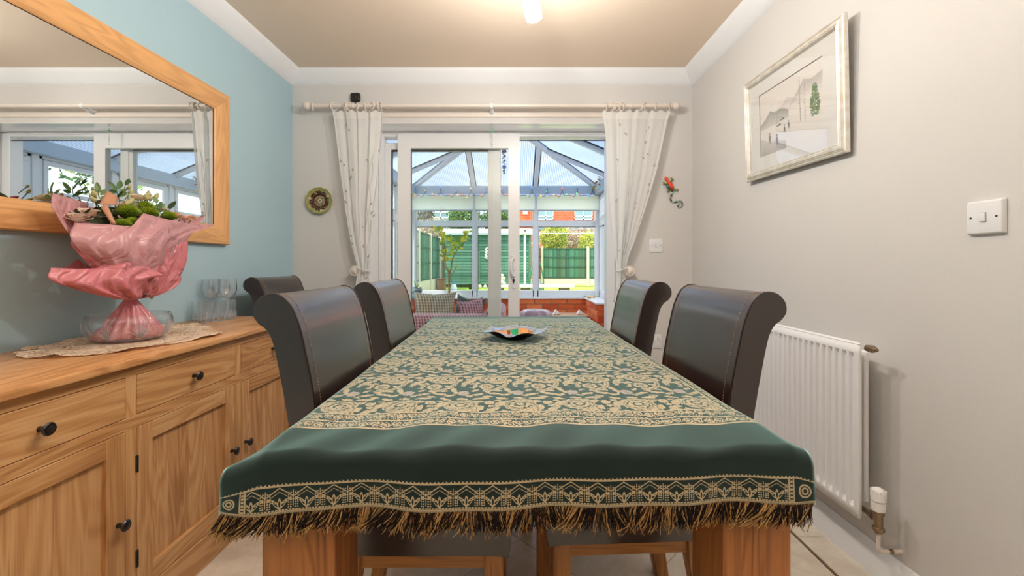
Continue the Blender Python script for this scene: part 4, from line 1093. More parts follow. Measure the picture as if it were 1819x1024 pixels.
# ------------------------------------------------------------------ ceiling spotlight bar
LY = 1.80
lc = thing('ceiling_spotlight', (.13, 1.52, ZC), 'ceiling spotlight bar with small tapered frosted glass shades, one lit shade in view', 'ceiling light')
MB().lathe([(0, 0), (.055, 0), (.055, .015), (.04, .028), (0, .03)], (.13, 1.50, ZC - .03), 24).build('ceiling_rose', M['chrome'], lc, smooth=40)
MB().tube([(.13, 1.10, ZC - .06), (.13, 1.90, ZC - .06)], .008, 10).build('bar', M['chrome'], lc)
MB().tube([(.13, 1.5, ZC - .03), (.13, 1.5, ZC - .06)], .007, 8).build('stem', M['chrome'], lc)
def shade_mat():
    m, nt, bs = new_mat('lit frosted glass shade'); bs.inputs['Base Color'].default_value = (.9, .85, .78, 1); bs.inputs['Roughness'].default_value = .3
    bs.inputs['Emission Color'].default_value = (1, .82, .60, 1); bs.inputs['Emission Strength'].default_value = .4
    out = nt.nodes['Material Output']; tr = N(nt, 'ShaderNodeBsdfTransparent'); x = N(nt, 'ShaderNodeMixShader'); x.inputs[0].default_value = .55
    nt.links.new(bs.outputs[0], x.inputs[1]); nt.links.new(tr.outputs[0], x.inputs[2]); nt.links.new(x.outputs[0], out.inputs['Surface']); return m
M['shade'] = shade_mat(); M['bulb'] = flat('glowing bulb', (1, .9, .7), .5, emit=(1, .85, .62), es=22)
for (top, tip) in ((P(936, -30, LY), P(949, 33, LY)), (Vector((.10, 1.5, 2.30)), Vector((.00, 1.46, 2.18))), (Vector((.10, 1.14, 2.30)), Vector((.02, 1.06, 2.18)))):
    d = (tip - top).normalized(); q = d.to_track_quat('Z', 'Y').to_matrix(); L_ = (tip - top).length
    MB().lathe([(.016, 0), (.024, L_ * .25), (.035, L_ * .55), (.037, L_ * .75), (.033, L_), (.031, L_ - .001), (.035, L_ * .75), (.033, L_ * .55), (.022, L_ * .25), (.014, .002)], top, 28, q).build('glass_shade', M['shade'], lc, smooth=60)
    MB().ball(top + d * L_ * .55, (.013, .013, .022), 12, 8, q).build('bulb', M['bulb'], lc, smooth=180)
    MB().lathe([(.012, 0), (.018, .03), (.018, .045)], top - d * .04, 16, q).build('lamp_holder', M['chrome'], lc, smooth=40)
    MB().tube([top - d * .04, (.13, top.y, ZC - .06)], .005, 8).build('arm', M['chrome'], lc)
    pl_ = lamp('spotlight_bulb', 'POINT', tip + d * .03, SPOT_W if top.y > 1.7 else SPOT_W * .75, (1, .945, .88), shadow_soft_size=.03)
# ------------------------------------------------------------------ lace runner
ZS = SBZ
dl = spline([(-1.495, 1.295), (-1.515, 1.38), (-1.52, 1.48), (-1.50, 1.62), (-1.44, 1.76), (-1.35, 1.815), (-1.20, 1.70), (-1.105, 1.60), (-1.125, 1.44), (-1.165, 1.31), (-1.25, 1.225), (-1.34, 1.195), (-1.43, 1.23)], 12, closed=True)
dl = [(p.x, p.y) for p in dl]
dcx, dcy = sum(p[0] for p in dl) / len(dl), sum(p[1] for p in dl) / len(dl)
def lace_mat():
    m, nt, bs = new_mat('ecru crochet lace'); L = nt.links.new; out = nt.nodes['Material Output']
    tc = N(nt, 'ShaderNodeTexCoord'); v = N(nt, 'ShaderNodeTexVoronoi', feature='DISTANCE_TO_EDGE'); v.inputs['Scale'].default_value = 85; L(tc.outputs['Object'], v.inputs['Vector'])
    n = N(nt, 'ShaderNodeTexNoise'); n.inputs['Scale'].default_value = 14; L(tc.outputs['Object'], n.inputs['Vector'])
    w = E(nt, v.outputs['Distance']).gt((E(nt, n.outputs['Fac']) - .5) * .6 + .17) 
    bs.inputs['Roughness'].default_value = .9; bs.inputs['Sheen Weight'].default_value = .3
    L(mixc(nt, E(nt, n.outputs['Fac']), lin(214, 180, 140), lin(236, 212, 182)), bs.inputs['Base Color'])
    tr = N(nt, 'ShaderNodeBsdfTransparent'); x = N(nt, 'ShaderNodeMixShader'); wv = w * .92
    L(wv.k, x.inputs[0]); L(bs.outputs[0], x.inputs[1]); L(tr.outputs[0], x.inputs[2]); L(x.outputs[0], out.inputs['Surface'])
    return m
n_ = len(dl)
def dpt(i, r):
    a = i % n_; sc_ = 1 + (.028 * abs(sin(i * pi * 26 / n_)) if r > .95 else 0)
    x, y = dcx + (dl[a][0] - dcx) * r * sc_, dcy + (dl[a][1] - dcy) * r * sc_
    lift = .004 * sstep(.7, 1, r) * (1 + sin(i * .31)) + .0015 * (1 + sin(x * 70 + y * 40)) * sstep(.3, .9, r)
    if r > .9 and 40 < a < 62: lift += .010 * sstep(.85, 1.0, r)
    return Vector((min(x, SBX - .012), y, ZS + .0012 + lift))
m_ = MB(); rows = [.05, .2, .35, .5, .62, .72, .8, .86, .91, .95, .98, 1.0]
m_.grid(lambda i, j: dpt(round(i * n_), rows[round(j * 11)]), n_, 11)
lr = m_.build('lace_runner', lace_mat(), None, smooth=180); md = lr.modifiers.new('thickness', 'SOLIDIFY'); md.thickness = .0015; md.offset = 0
tag(lr, 'crocheted ecru lace mat lying on the sideboard under the crystal bowl', 'lace mat'); WM[lr.name] = Matrix.Identity(4)

# ------------------------------------------------------------------ crystal bowl
BC = Vector((-1.345, 1.495, ZS + .004))
cb = thing('crystal_bowl', BC, 'cut crystal bowl holding the wrapped bouquet on the sideboard', 'bowl')
MB().lathe([(0, 0), (.078, 0), (.096, .008), (.114, .028), (.121, .050), (.120, .070), (.114, .088), (.1115, .089), (.1105, .086), (.116, .068), (.117, .050), (.109, .030), (.093, .012), (.076, .007), (0, .007)], BC, 56, None, lambda a, z: 1 + .006 * cos(20 * a) * (1 if z < .06 else .2)).build('bowl', M['crystal'], cb, smooth=60)
cut = MB()
for a0 in range(0, 360, 45):
    for k in range(-5, 6):
        a = radians(a0 + 12) ; t = k / 5
        pts = []
        for q in range(5):
            s_ = q / 4; z = .012 + s_ * .062 * cos(t * 1.15); aa = a + t * .26 * s_
            rr = interp([(0, .082), (.008, .0965), (.028, .1145), (.050, .1215), (.070, .1205)], z) + .0006
            pts.append(BC + Vector((rr * cos(aa), rr * sin(aa), z)))
        cut.tube(pts, [.0005, .0016, .0014, .0011, .0004], 5, caps=False)
M['cut'] = sheer('frosted cut glass', lin(220, 228, 236), .55, .4, .2)
cut.build('cut_star', M['cut'], cb, smooth=180, kind='stuff')

# ------------------------------------------------------------------ bouquet in pink wrap
bq = thing('bouquet', (BC.x, BC.y, ZS + .012), 'bouquet of cream and green flowers in pink paper wrap', 'bouquet')
def paper_mat(name, col, tr):
    m, nt, bs = new_mat(name); L = nt.links.new; out = nt.nodes['Material Output']
    tc = N(nt, 'ShaderNodeTexCoord'); n = N(nt, 'ShaderNodeTexNoise'); n.inputs['Scale'].default_value = 9; n.inputs['Detail'].default_value = 3; n.inputs['Distortion'].default_value = 1.5; L(tc.outputs['Object'], n.inputs['Vector'])
    bs.inputs['Base Color'].default_value = c4(col); bs.inputs['Roughness'].default_value = .3; bs.inputs['Specular IOR Level'].default_value = .8
    bp = N(nt, 'ShaderNodeBump'); bp.inputs['Strength'].default_value = .85; bp.inputs['Distance'].default_value = .03; L(n.outputs['Fac'], bp.inputs['Height']); L(bp.outputs['Normal'], bs.inputs['Normal'])
    t = N(nt, 'ShaderNodeBsdfTranslucent'); t.inputs['Color'].default_value = c4(col); x = N(nt, 'ShaderNodeMixShader'); x.inputs[0].default_value = tr
    L(bs.outputs[0], x.inputs[1]); L(t.outputs[0], x.inputs[2])
    tp = N(nt, 'ShaderNodeBsdfTransparent'); tp.inputs['Color'].default_value = c4([.5 + .5 * c for c in col]); y = N(nt, 'ShaderNodeMixShader'); y.inputs[0].default_value = .10
    L(x.outputs[0], y.inputs[1]); L(tp.outputs[0], y.inputs[2]); L(y.outputs[0], out.inputs['Surface']); return m
M['pink'] = paper_mat('pink satin paper', lin(232, 148, 156), .3)
M['pinkpale'] = paper_mat('pale pink paper', lin(228, 176, 180), .35)
def lerp_line(pts, t):
    n = len(pts) - 1; k = min(n - 1, int(t * n)); f_ = t * n - k
    return [a + (b - a) * f_ for a, b in zip(pts[k], pts[k + 1])]
def sheet(name, mat, lines, nu=44, nv=18, bulge=0.0, crease=.004, seed=0, smooth_line=(0,)):
    """lines: polylines of (px, py, X) from bottom to top; surface passes through them"""
    L3 = []
    for ln in lines: L3.append([PX(*p) for p in ln])
    def f(i, j):
        cols = [Vector(lerp_line(l, i)) for l in L3]
        n = len(cols) - 1; k = min(n - 1, int(j * n)); t = j * n - k
        p0 = cols[k - 1] if k > 0 else cols[0] * 2 - cols[1]; p1, p2 = cols[k], cols[k + 1]; p3 = cols[k + 2] if k + 2 <= n else cols[n] * 2 - cols[n - 1]
        p = .5 * ((2 * p1) + (p2 - p0) * t + (2 * p0 - 5 * p1 + 4 * p2 - p3) * t * t + (3 * p1 - p0 - 3 * p2 + p3) * t ** 3)
        e_ = sin(pi * i) ** .5 if 0 < i < 1 else 0
        w_ = crease * (sin(i * 19 + j * 4 + seed) + .7 * sin(i * 37 - j * 6 + seed * 2)) * (1 - .45 * j)
        p.x += bulge * sin(pi * i) * sin(pi * min(1, j * .8 + .2)) + w_
        p.x = max(p.x, XL + .012)
        return p
    m_ = MB(); m_.grid(f, nu, nv); return m_.build(name, mat, bq, smooth=180, solid=.0006)
tie = (232, 529)
def nk(dx, dy=0, X=-1.335): return (tie[0] + dx, tie[1] + dy, X)
# back sheet rising behind the flowers
sheet('paper_sheet', M['pinkpale'], [[nk(-8, 0, -1.37), nk(0, 0, -1.38), nk(8, 0, -1.37)], [(150, 440, -1.40), (235, 420, -1.46), (330, 430, -1.43)], [(98, 345, -1.42), (160, 368, -1.49), (240, 378, -1.50), (330, 392, -1.49), (366, 382, -1.44)]], seed=1)
# left outer flap with its sharp tip
sheet('paper_sheet', M['pinkpale'], [[nk(-10, 0), nk(-4, 0), nk(2, 0)], [(136, 432, -1.30), (142, 428, -1.34), (150, 430, -1.37)], [(91, 366, -1.30), (93, 343, -1.33), (158, 362, -1.40)]], 16, 14, seed=2, crease=.002)
# main front sheet
sheet('paper_sheet', M['pinkpale'], [[nk(-9, -8, -1.32), nk(-3, -4, -1.29), nk(4, -6, -1.28), nk(10, -10, -1.30)], [(176, 476, -1.285), (215, 480, -1.245), (262, 480, -1.235), (300, 470, -1.27)], [(126, 426, -1.275), (190, 436, -1.235), (262, 430, -1.215), (322, 424, -1.26)], [(131, 396, -1.30), (192, 399, -1.265), (232, 402, -1.25), (256, 379, -1.25), (300, 391, -1.26), (345, 399, -1.30), (384, 400, -1.335)]], 60, 22, seed=3)
# deeper pink inner layer at the right
sheet('paper_sheet', M['pink'], [[nk(0, -4, -1.30), nk(6, -4, -1.30), nk(12, -4, -1.32)], [(262, 500, -1.255), (290, 500, -1.265), (312, 500, -1.30)], [(276, 466, -1.245), (300, 455, -1.255), (328, 472, -1.29)], [(282, 452, -1.24), (306, 438, -1.255), (331, 427, -1.285)]], 30, 16, seed=4, crease=.007)
sheet('paper_sheet', M['pink'], [[nk(-9, -2, -1.31), nk(-2, -2, -1.285), nk(6, -2, -1.285)], [(178, 490, -1.285), (215, 492, -1.25), (262, 492, -1.24)], [(130, 440, -1.285), (190, 455, -1.255), (270, 462, -1.232)], [(126, 424, -1.283), (190, 434, -1.250), (292, 436, -1.24)]], 30, 16, seed=9, crease=.003)
# lower ruffle: long left flap, centre peak, right flap
sheet('paper_sheet', M['pink'], [[nk(-9, 2, -1.33), nk(-3, 4, -1.30), nk(3, 4, -1.30), nk(8, 3, -1.31)], [(176, 526, -1.30), (214, 531, -1.255), (240, 530, -1.245), (262, 520, -1.27)], [(91, 500, -1.295), (150, 508, -1.26), (214, 500, -1.225), (262, 497, -1.225)], [(91, 476, -1.30), (140, 478, -1.28), (172, 477, -1.265), (222, 466, -1.235), (262, 474, -1.23), (292, 491, -1.235)]], 60, 20, seed=5, crease=.006)
sheet('paper_sheet', M['pink'], [[nk(2, 2, -1.31), nk(6, 3, -1.31), nk(10, 1, -1.32)], [(262, 524, -1.27), (282, 524, -1.275), (296, 518, -1.30)], [(258, 498, -1.25), (290, 500, -1.26), (320, 497, -1.30)], [(262, 488, -1.26), (288, 484, -1.27), (314, 478, -1.31)]], 28, 14, seed=6, crease=.006)
sheet('paper_sheet', M['pink'], [[nk(-8, 0, -1.36), nk(0, 0, -1.38), nk(6, 0, -1.37)], [(150, 508, -1.37), (180, 500, -1.42), (230, 500, -1.43)], [(116, 476, -1.35), (138, 461, -1.38), (160, 478, -1.42)]], 22, 12, seed=7, crease=.004)
# skirt below the tie, spreading into the bowl
tie3 = PX(*nk(0)); tz = tie3.z
def skirt(i, j):
    a = 2 * pi * i; t = j ** 1.15
    r = .014 + .082 * t + .012 * t * (1 - t); r *= 1 + .16 * (1 - .5 * j) * sin(9 * a + 1) * min(1, 6 * j) * (.5 + .5 * (1 - j)) + .07 * sin(17 * a) * j
    z = tz - (tz - (BC.z + .012)) * j
    c = tie3.lerp(Vector((BC.x, BC.y, 0)), j)
    return Vector((c.x + r * cos(a), c.y + r * sin(a), z))
m_ = MB(); m_.grid(skirt, 110, 20); m_.build('paper_skirt', M['pink'], bq, smooth=180)
rb = flat('green raffia', lin(176, 190, 130), .6)
m_ = MB(); m_.lathe([(.0165, -.005), (.018, -.003), (.018, .003), (.0165, .005)], (tie3.x, tie3.y, tz), 20); m_.box(0, 0.001, 0, .001, 0, .001)
m_.tube([tie3 + Vector((.012, .012, 0)), PX(262, 526, -1.295), PX(272, 530, -1.285)], [.003, .004, .005], 4); m_.build('ribbon', rb, bq, smooth=180)
# flowers
rd = random.Random(21)
def stem_to(p, r=.0018, mat=None):
    m_ = MB(); q = p + Vector((0, 0, -.003)); base = tie3 + Vector((rd.uniform(-.008, .008), rd.uniform(-.008, .008), .01))
    m_.col = lin(84, 110, 50); m_.tube(spline([base, base.lerp(q, .5) + Vector((0, 0, -.02)), q], 5), r, 6); return m_.build('stem', M['vcleaf'], bq, smooth=180)
def mum(px, py, X, r):
    c = PX(px, py, X); m_ = MB(); n = 150
    for k in range(n):
        z = 1 - 1.35 * (k + .5) / n; rr = sqrt(max(0, 1 - z * z)); a = k * 2.39996
        d = Vector((rr * cos(a), rr * sin(a), z * .85)).normalized(); side = d.orthogonal().normalized(); up2 = d.cross(side)
        g = rd.uniform(.85, 1.15); m_.col = [x * g for x in (lin(150, 172, 40) if z > .1 else lin(104, 128, 34))]
        p = c + Vector((d.x * r, d.y * r, d.z * r * .8)); w_ = r * .16
        m_._add([p - d * r * .25 + side * w_, p - d * r * .25 + up2 * w_, p - d * r * .25 - side * w_, p - d * r * .25 - up2 * w_, p + d * r * .26], [(0, 1, 4), (1, 2, 4), (2, 3, 4), (3, 0, 4)])
    m_.col = lin(90, 120, 34); m_.ball(c, (r * .88, r * .88, r * .7), 12, 8)
    o = m_.build('chrysanthemum', M['vcleaf'], bq, smooth=0); stem_to(c); return o
for px, py, X, r in ((227, 378, -1.31, .030), (257, 370, -1.34, .027), (264, 380, -1.31, .026), (300, 386, -1.31, .023), (236, 396, -1.28, .020), (218, 399, -1.28, .021)): mum(px, py, X, r)
def rose(px, py, X, r, cols, name='rose', openness=1.0, tiltv=(.3, -.2, 1)):
    c = PX(px, py, X); m_ = MB(); q = Vector(tiltv).normalized().to_track_quat('Z', 'Y').to_matrix()
    for ringn, (k, rr, hh, op) in enumerate(((3, .25, .9, .1), (4, .45, .85, .25), (5, .7, .75, .55), (6, 1.0, .62, .95))):
        for i in range(k):
            a0 = 2 * pi * (i + .37 * ringn) / k; w_ = 2 * pi / k * .72
            m_.col = [x * rd.uniform(.92, 1.06) for x in cols[ringn % len(cols)]]
            def pf_(u, v):
                a = a0 + (u - .5) * w_ * 1.5; R_ = r * rr * (.25 + .75 * v ** .7) * (1 + op * openness * .35 * v * v) * (1 - .12 * abs(u - .5))
                return c + q @ Vector((R_ * cos(a), R_ * sin(a), r * (hh * v * (1 - .18 * (2 * u - 1) ** 2) - .35 + .03 * sin(u * 9))))
            m_.grid(pf_, 5, 4)
    o = m_.build(name, M['vcleaf'], bq, smooth=180); stem_to(c); return o
cream = [lin(232, 216, 184), lin(236, 224, 200), lin(228, 212, 184)]; blush = [lin(232, 190, 160), lin(236, 204, 182)]
rose(246, 352, -1.36, .026, cream); rose(160, 382, -1.33, .036, [lin(226, 200, 176), lin(230, 208, 188)]); rose(137, 388, -1.32, .028, [lin(220, 196, 176), lin(226, 206, 190)])
rose(238, 366, -1.36, .030, [lin(224, 214, 196), lin(230, 220, 204)]); rose(282, 372, -1.36, .024, [lin(214, 206, 180), lin(226, 216, 196)])
for px, py in ((311, 381), (321, 386), (330, 390), (341, 387)): rose(px, py, -1.33, .018, blush, 'alstroemeria')
rose(218, 366, -1.33, .016, [lin(206, 130, 120), lin(220, 170, 150)], 'rose', .3); rose(203, 352, -1.36, .013, [lin(206, 140, 130)], 'rose', .2); rose(293, 374, -1.37, .014, [lin(222, 160, 146)], 'rose', .3)
def bud(px, py, X, L_, r, dirpx, col):
    a = PX(px, py, X); b = PX(px + dirpx[0], py + dirpx[1], X); d = (b - a).normalized(); q = d.to_track_quat('Z', 'Y').to_matrix(); m_ = MB(); m_.col = col
    m_.lathe([(0, 0), (r * .6, L_ * .1), (r, L_ * .4), (r * .8, L_ * .7), (r * .25, L_ * .95), (0, L_)], a, 10, q, lambda t, z: 1 + .12 * cos(3 * t)); m_.col = lin(96, 124, 60); m_.tube([a - d * .03, a], .0016, 5)
    m_.build('flower_bud', M['vcleaf'], bq, smooth=180)
cb1 = lin(206, 200, 142)
for (px, py, L_, r, dx, dy) in ((258, 358, .034, .009, 2, -10), (266, 358, .030, .008, 2, -10), (274, 356, .036, .008, 5, -10), (263, 350, .026, .007, 1, -10), (220, 366, .036, .008, 8, -8), (226, 362, .036, .008, 9, -7), (168, 350, .022, .008, -2, -10), (170, 360, .022, .008, -6, -8), (230, 344, .022, .006, 6, -8), (228, 334, .018, .005, 6, -6)):
    bud(px, py, -1.35, L_, r, (dx, dy), cb1)
lgc = [lin(92, 128, 72), lin(116, 146, 92), lin(74, 108, 60), lin(128, 156, 104)]
def leaf(p, d, nrm, L_, W_, col, name='leaf'):
    d = d.normalized(); s = d.cross(nrm).normalized(); n2 = s.cross(d); m_ = MB(); m_.col = col
    def f(u, v):
        w_ = W_ * sin(pi * min(1, v * .96 + .02)) ** .8 * (1 - .25 * v); return p + d * L_ * v + s * w_ * (2 * u - 1) + n2 * (.18 * L_ * (abs(2 * u - 1) * .5 - v * v * .6))
    m_.grid(f, 4, 6); return m_.build(name, M['vcleaf'], bq, smooth=180)
def twig(p0, pts, lf, X=-1.45):
    path = [PX(a, b, X) for a, b in pts]; m_ = MB(); m_.col = lin(104, 130, 78); m_.tube(spline([tie3 + Vector((0, 0, .02))] + path, 5), .0014, 5); m_.build('stem', M['vcleaf'], bq, smooth=180)
    for (a, b, dx, dy, L_, W_) in lf: leaf(PX(a, b, X), PX(a + dx, b + dy, X + rd.uniform(-.005, .005)) - PX(a, b, X), Vector((1, -.6, rd.uniform(-.3, .6))), L_, W_, rd.choice(lgc))
twig(0, [(188, 375), (176, 350), (174, 338)], [(174, 344, -1, -12, .040, .010), (178, 347, 8, -8, .032, .009), (172, 352, -8, -4, .020, .008), (170, 345, -6, -8, .022, .007), (178, 358, 10, -10, .03, .008)])
twig(0, [(214, 370), (208, 345), (208, 330)], [(206, 338, -8, -9, .040, .010), (210, 336, 4, -12, .038, .010), (208, 350, 12, -6, .045, .010), (206, 352, -12, 1, .040, .009), (210, 358, 12, 4, .036, .010), (206, 342, -12, -4, .030, .009), (212, 345, 10, -8, .034, .010)])
twig(0, [(228, 365), (224, 345), (221, 332)], [(221, 330, 6, -8, .038, .008), (222, 326, 10, -4, .030, .006), (223, 338, 8, -5, .024, .007), (226, 345, 9, -6, .026, .007)])
twig(0, [(272, 385), (276, 372), (278, 362)], [(276, 368, 8, -2, .026, .010), (278, 362, -2, -8, .026, .010), (274, 372, 10, 4, .03, .010), (284, 368, 2, -8, .022, .009)], -1.33)
twig(0, [(292, 385), (288, 372), (284, 366)], [(286, 370, 8, -8, .024, .007), (290, 378, 10, -2, .03, .008)], -1.33)
for _ in range(46):       # dark filler foliage down in the wrap
    px, py = rd.choice([(rd.uniform(134, 215), rd.uniform(383, 400)), (rd.uniform(150, 300), rd.uniform(372, 398)), (rd.uniform(165, 240), rd.uniform(360, 395))])
    p = PX(px, py, -1.35 - rd.uniform(-.03, .04)); leaf(p, Vector((rd.uniform(-.4, .6), rd.uniform(-1, 1), rd.uniform(.0, .7))), Vector((.5, -.5, 1)), rd.uniform(.03, .06), rd.uniform(.010, .017), [x * rd.uniform(.5, 1.1) for x in lin(58, 74, 42)])
for (px, py, L_) in ((160, 384, .05), (172, 377, .05), (180, 374, .045)): leaf(PX(px, py, -1.30), Vector((.1, .25, -.35)), Vector((1, -.6, .2)), L_, .018, lin(56, 66, 40))
kr = sheer('kraft wrapping paper', lin(206, 150, 116), 0, .25, .6)
m_ = MB(); a, b, c, d = PX(176, 363, -1.32), PX(190, 339, -1.34), PX(210, 352, -1.33), PX(206, 366, -1.31)
m_.grid(lambda i, j: (a.lerp(d, i)).lerp(b.lerp(c, i), j) + Vector((.006 * sin(pi * i), 0, 0)), 6, 6); m_.build('kraft_paper', kr, bq, smooth=180, solid=.0005)
m_ = MB(); a, b, c, d = PX(178, 368, -1.30), PX(190, 362, -1.30), PX(206, 398, -1.27), PX(198, 398, -1.27)
m_.grid(lambda i, j: (a.lerp(b, i)).lerp(d.lerp(c, i), j) + Vector((.006 * sin(pi * i), 0, 0)), 5, 6); m_.build('kraft_paper', kr, bq, smooth=180, solid=.0005)

# ------------------------------------------------------------------ glassware at the far end of the sideboard
def tumbler(px, py, r, h, label):
    c = PZ(px, py, ZS); c.y += r; c.x = max(c.x, XL + r + .006); c.z = ZS + .0006
    t = thing('tumbler', c, label, 'glass', 'cut crystal tumblers on the sideboard')
    MB().lathe([(0, 0), (r * .86, 0), (r * .93, .006), (r * .96, h * .45), (r, h), (r - .0018, h), (r - .003, h * .45), (r * .84, .016), (0, .014)], c, 32, None, lambda a, z: 1 + (.018 * cos(12 * a) if z < h * .5 else 0)).build('tumbler_glass', M['crystal'], t, smooth=50)
    m_ = MB()
    for k in range(12):
        a = 2 * pi * k / 12
        for sg in (-1, 1): m_.tube([c + Vector((r * .97 * cos(a + sg * u * .26), r * .97 * sin(a + sg * u * .26), .008 + u * h * .42)) for u in (0, .33, .66, 1)], [.0006, .0014, .0012, .0004], 4, caps=False)
    m_.build('cut_facets', M['cut'], t, smooth=180)
for (px, py, lb) in ((345, 571, 'cut crystal tumbler standing leftmost at the back of the glass group'), (358, 575, 'cut crystal tumbler standing in front, second from the left'), (380, 571.5, 'cut crystal tumbler standing in front of the middle wine glass'), (400, 568.5, 'cut crystal tumbler nearest the chair in the corner')):
    tumbler(px, py, .0295, .092, lb)
def wineglass(px, Y, label):
    z = ZS + .0006; c = Vector(((px - CX) * Y / F, Y, z))
    t = thing('wine_glass', c, label, 'wine glass', 'wine glasses on the sideboard')
    MB().lathe([(0, .092), (.012, .094), (.028, .108), (.0375, .132), (.0385, .155), (.035, .192), (.0340, .192), (.0372, .155), (.0362, .133), (.027, .110), (.010, .097), (0, .096)], c, 32).build('glass_bowl', M['crystal'], t, smooth=60)
    MB().lathe([(0, 0), (.028, 0), (.028, .0015), (.012, .005), (.005, .012), (.0042, .05), (.0058, .055), (.0042, .060), (.0042, .085), (.007, .093)], c, 18, None, lambda a, z: 1 + (.08 * cos(6 * a) if z > .012 else 0)).build('glass_stem', M['crystal'], t, smooth=50)
wineglass(374, 2.10, 'long-stemmed wine glass at the left of the three, behind the tumblers')
wineglass(393, 2.165, 'long-stemmed wine glass at the back between the other two')
wineglass(405, 2.125, 'long-stemmed wine glass nearest the corner chair')

# ------------------------------------------------------------------ wavy silver dish on the table
dc = Vector((0.0, 1.765, ZT + .003))
ds = thing('wavy_dish', dc, 'silver dish with a wavy rim and copper and green enamel inside, on the tablecloth', 'dish')
def dsh(r, a):
    sq = .80 + .20 * abs(cos(2 * (a - .35))) ** 1.5
    R_ = .142 * r * (sq if r > .3 else 1)
    z = .004 + (.028 * sstep(.35, .9, r) + .010 * sstep(.8, 1, r) * (sin(5 * a + 1) * .7 + .35 * sin(8 * a)))
    return Vector((dc.x + R_ * cos(a), dc.y + R_ * sin(a) * .92, dc.z + z))
def dish_mat():
    m, nt, bs = new_mat('silver and enamel'); L = nt.links.new; tc = N(nt, 'ShaderNodeTexCoord'); sp = N(nt, 'ShaderNodeSeparateXYZ'); L(tc.outputs['Object'], sp.inputs[0])
    x, y = E(nt, sp.outputs[0]), E(nt, sp.outputs[1]); ln = N(nt, 'ShaderNodeVectorMath', operation='LENGTH'); cmb = N(nt, 'ShaderNodeCombineXYZ'); L(sp.outputs[0], cmb.inputs[0]); L(sp.outputs[1], cmb.inputs[1]); L(cmb.outputs[0], ln.inputs[0]); r = E(nt, ln.outputs['Value'])
    inner = r.lt(.086); vx_ = N(nt, 'ShaderNodeTexVoronoi'); vx_.inputs['Scale'].default_value = 18; L(tc.outputs['Object'], vx_.inputs['Vector'])
    vc = N(nt, 'ShaderNodeSeparateColor'); L(vx_.outputs['Color'], vc.inputs[0]); k = E(nt, vc.outputs[0])
    c = mixc(nt, k.gt(.55), lin(196, 140, 88), lin(160, 106, 66)); c = mixc(nt, k.gt(.82), c, lin(30, 140, 90)); c = mixc(nt, (x + .025).abs().lt(.007), c, lin(120, 50, 36)); c = mixc(nt, (x - .002).abs().lt(.014), c, lin(20, 140, 96))
    c = mixc(nt, inner, lin(214, 216, 222), c); L(c, bs.inputs['Base Color']); mt = 1 - inner; L(mt.k, bs.inputs['Metallic']); bs.inputs['Roughness'].default_value = .22; return m
m_ = MB(); m_.grid(lambda i, j: dsh(.001 + .999 * j, 2 * pi * i), 90, 14); m_.build('dish_top', dish_mat(), ds, smooth=180)
m_ = MB(); m_.grid(lambda i, j: dsh(.001 + .997 * j, -2 * pi * i) + Vector((0, 0, -.0035 * (1 - .6 * j))), 90, 14); m_.build('dish_underside', flat('black lacquer', (.010, .012, .018), .3), ds, smooth=180)
MB().lathe([(.045, -.001), (.048, -.001), (.048, .004), (.045, .004)], dc, 30).build('foot_ring', M['black'], ds)
# ------------------------------------------------------------------ conservatory beyond the door
YC = 6.1; kC = YC / F; cX = lambda px: (px - CX) * kC; cZ = lambda py, Y=YC: HC - (py - CY) * Y / F
CL, CR, ZE, SL = -1.47, 1.20, 2.16, .42
struct(B(-2.2, 1.9, YW - .02, 6.35, -.05, 0).build('floor_2', flat('pale conservatory floor', lin(214, 204, 190), .4), smooth=0))
hw_ = MB(); hw_.box(-5, 5, YW - .1, YW, ZC + .12, 5.5); hw_.box(-5, XL - .12, YW - .1, YW, -.1, ZC + .12); hw_.box(XR + .12, 5, YW - .1, YW, -.1, ZC + .12)
struct(hw_.build('wall_outside', M['matwhite'], smooth=0))
DZ = .578
dw = MB(); dw.box(CL - .1, CR + .1, 6.012, 6.24, 0, DZ); dw.box(CR - .198, CR + .1, 5.142, 6.012, 0, DZ); dw.box(CR - .06, CR + .1, YW, 5.142, 0, DZ); dw.box(CL - .1, CL + .06, YW, 6.012, 0, DZ)
cw = struct(dw.build('wall_conservatory', M['mortar'], smooth=0))
bmesh_cache = {}
def brick_row(fn, length, z, off, nm='brick'):
    a = -off
    while a < length:
        a0, a1 = max(0, a), min(length, a + .215)
        if a1 - a0 > .03:
            fn(a0, a1, z)
        a += .226
BRC = {}
brm = [flat('brick ' + k, lin(*c), .85, var=.22, scale=9, bump=.6, bscale=120) for k, c in (('orange', (218, 104, 54)), ('red', (198, 84, 44)), ('amber', (224, 122, 70)))]
rb_ = random.Random(2)
def brick_obj(L_, along, p):
    key = (round(L_, 3), along)
    if key not in BRC:
        BRC[key] = []
        for mt in brm:
            mb = MB(); (mb.box(0, L_, 0, .02, 0, .063, .003) if along == 'x' else mb.box(0, .02, 0, L_, 0, .063, .003))
            o = mb.build('brick', mt, cw, world=False, smooth=0); BRC[key].append(o); COL.objects.unlink(o)
    o = rb_.choice(BRC[key]).copy(); o.name = 'brick'; COL.objects.link(o); o.parent = cw; o.location = Vector(p) + Vector((0, 0, rb_.uniform(-.0008, .0008)))
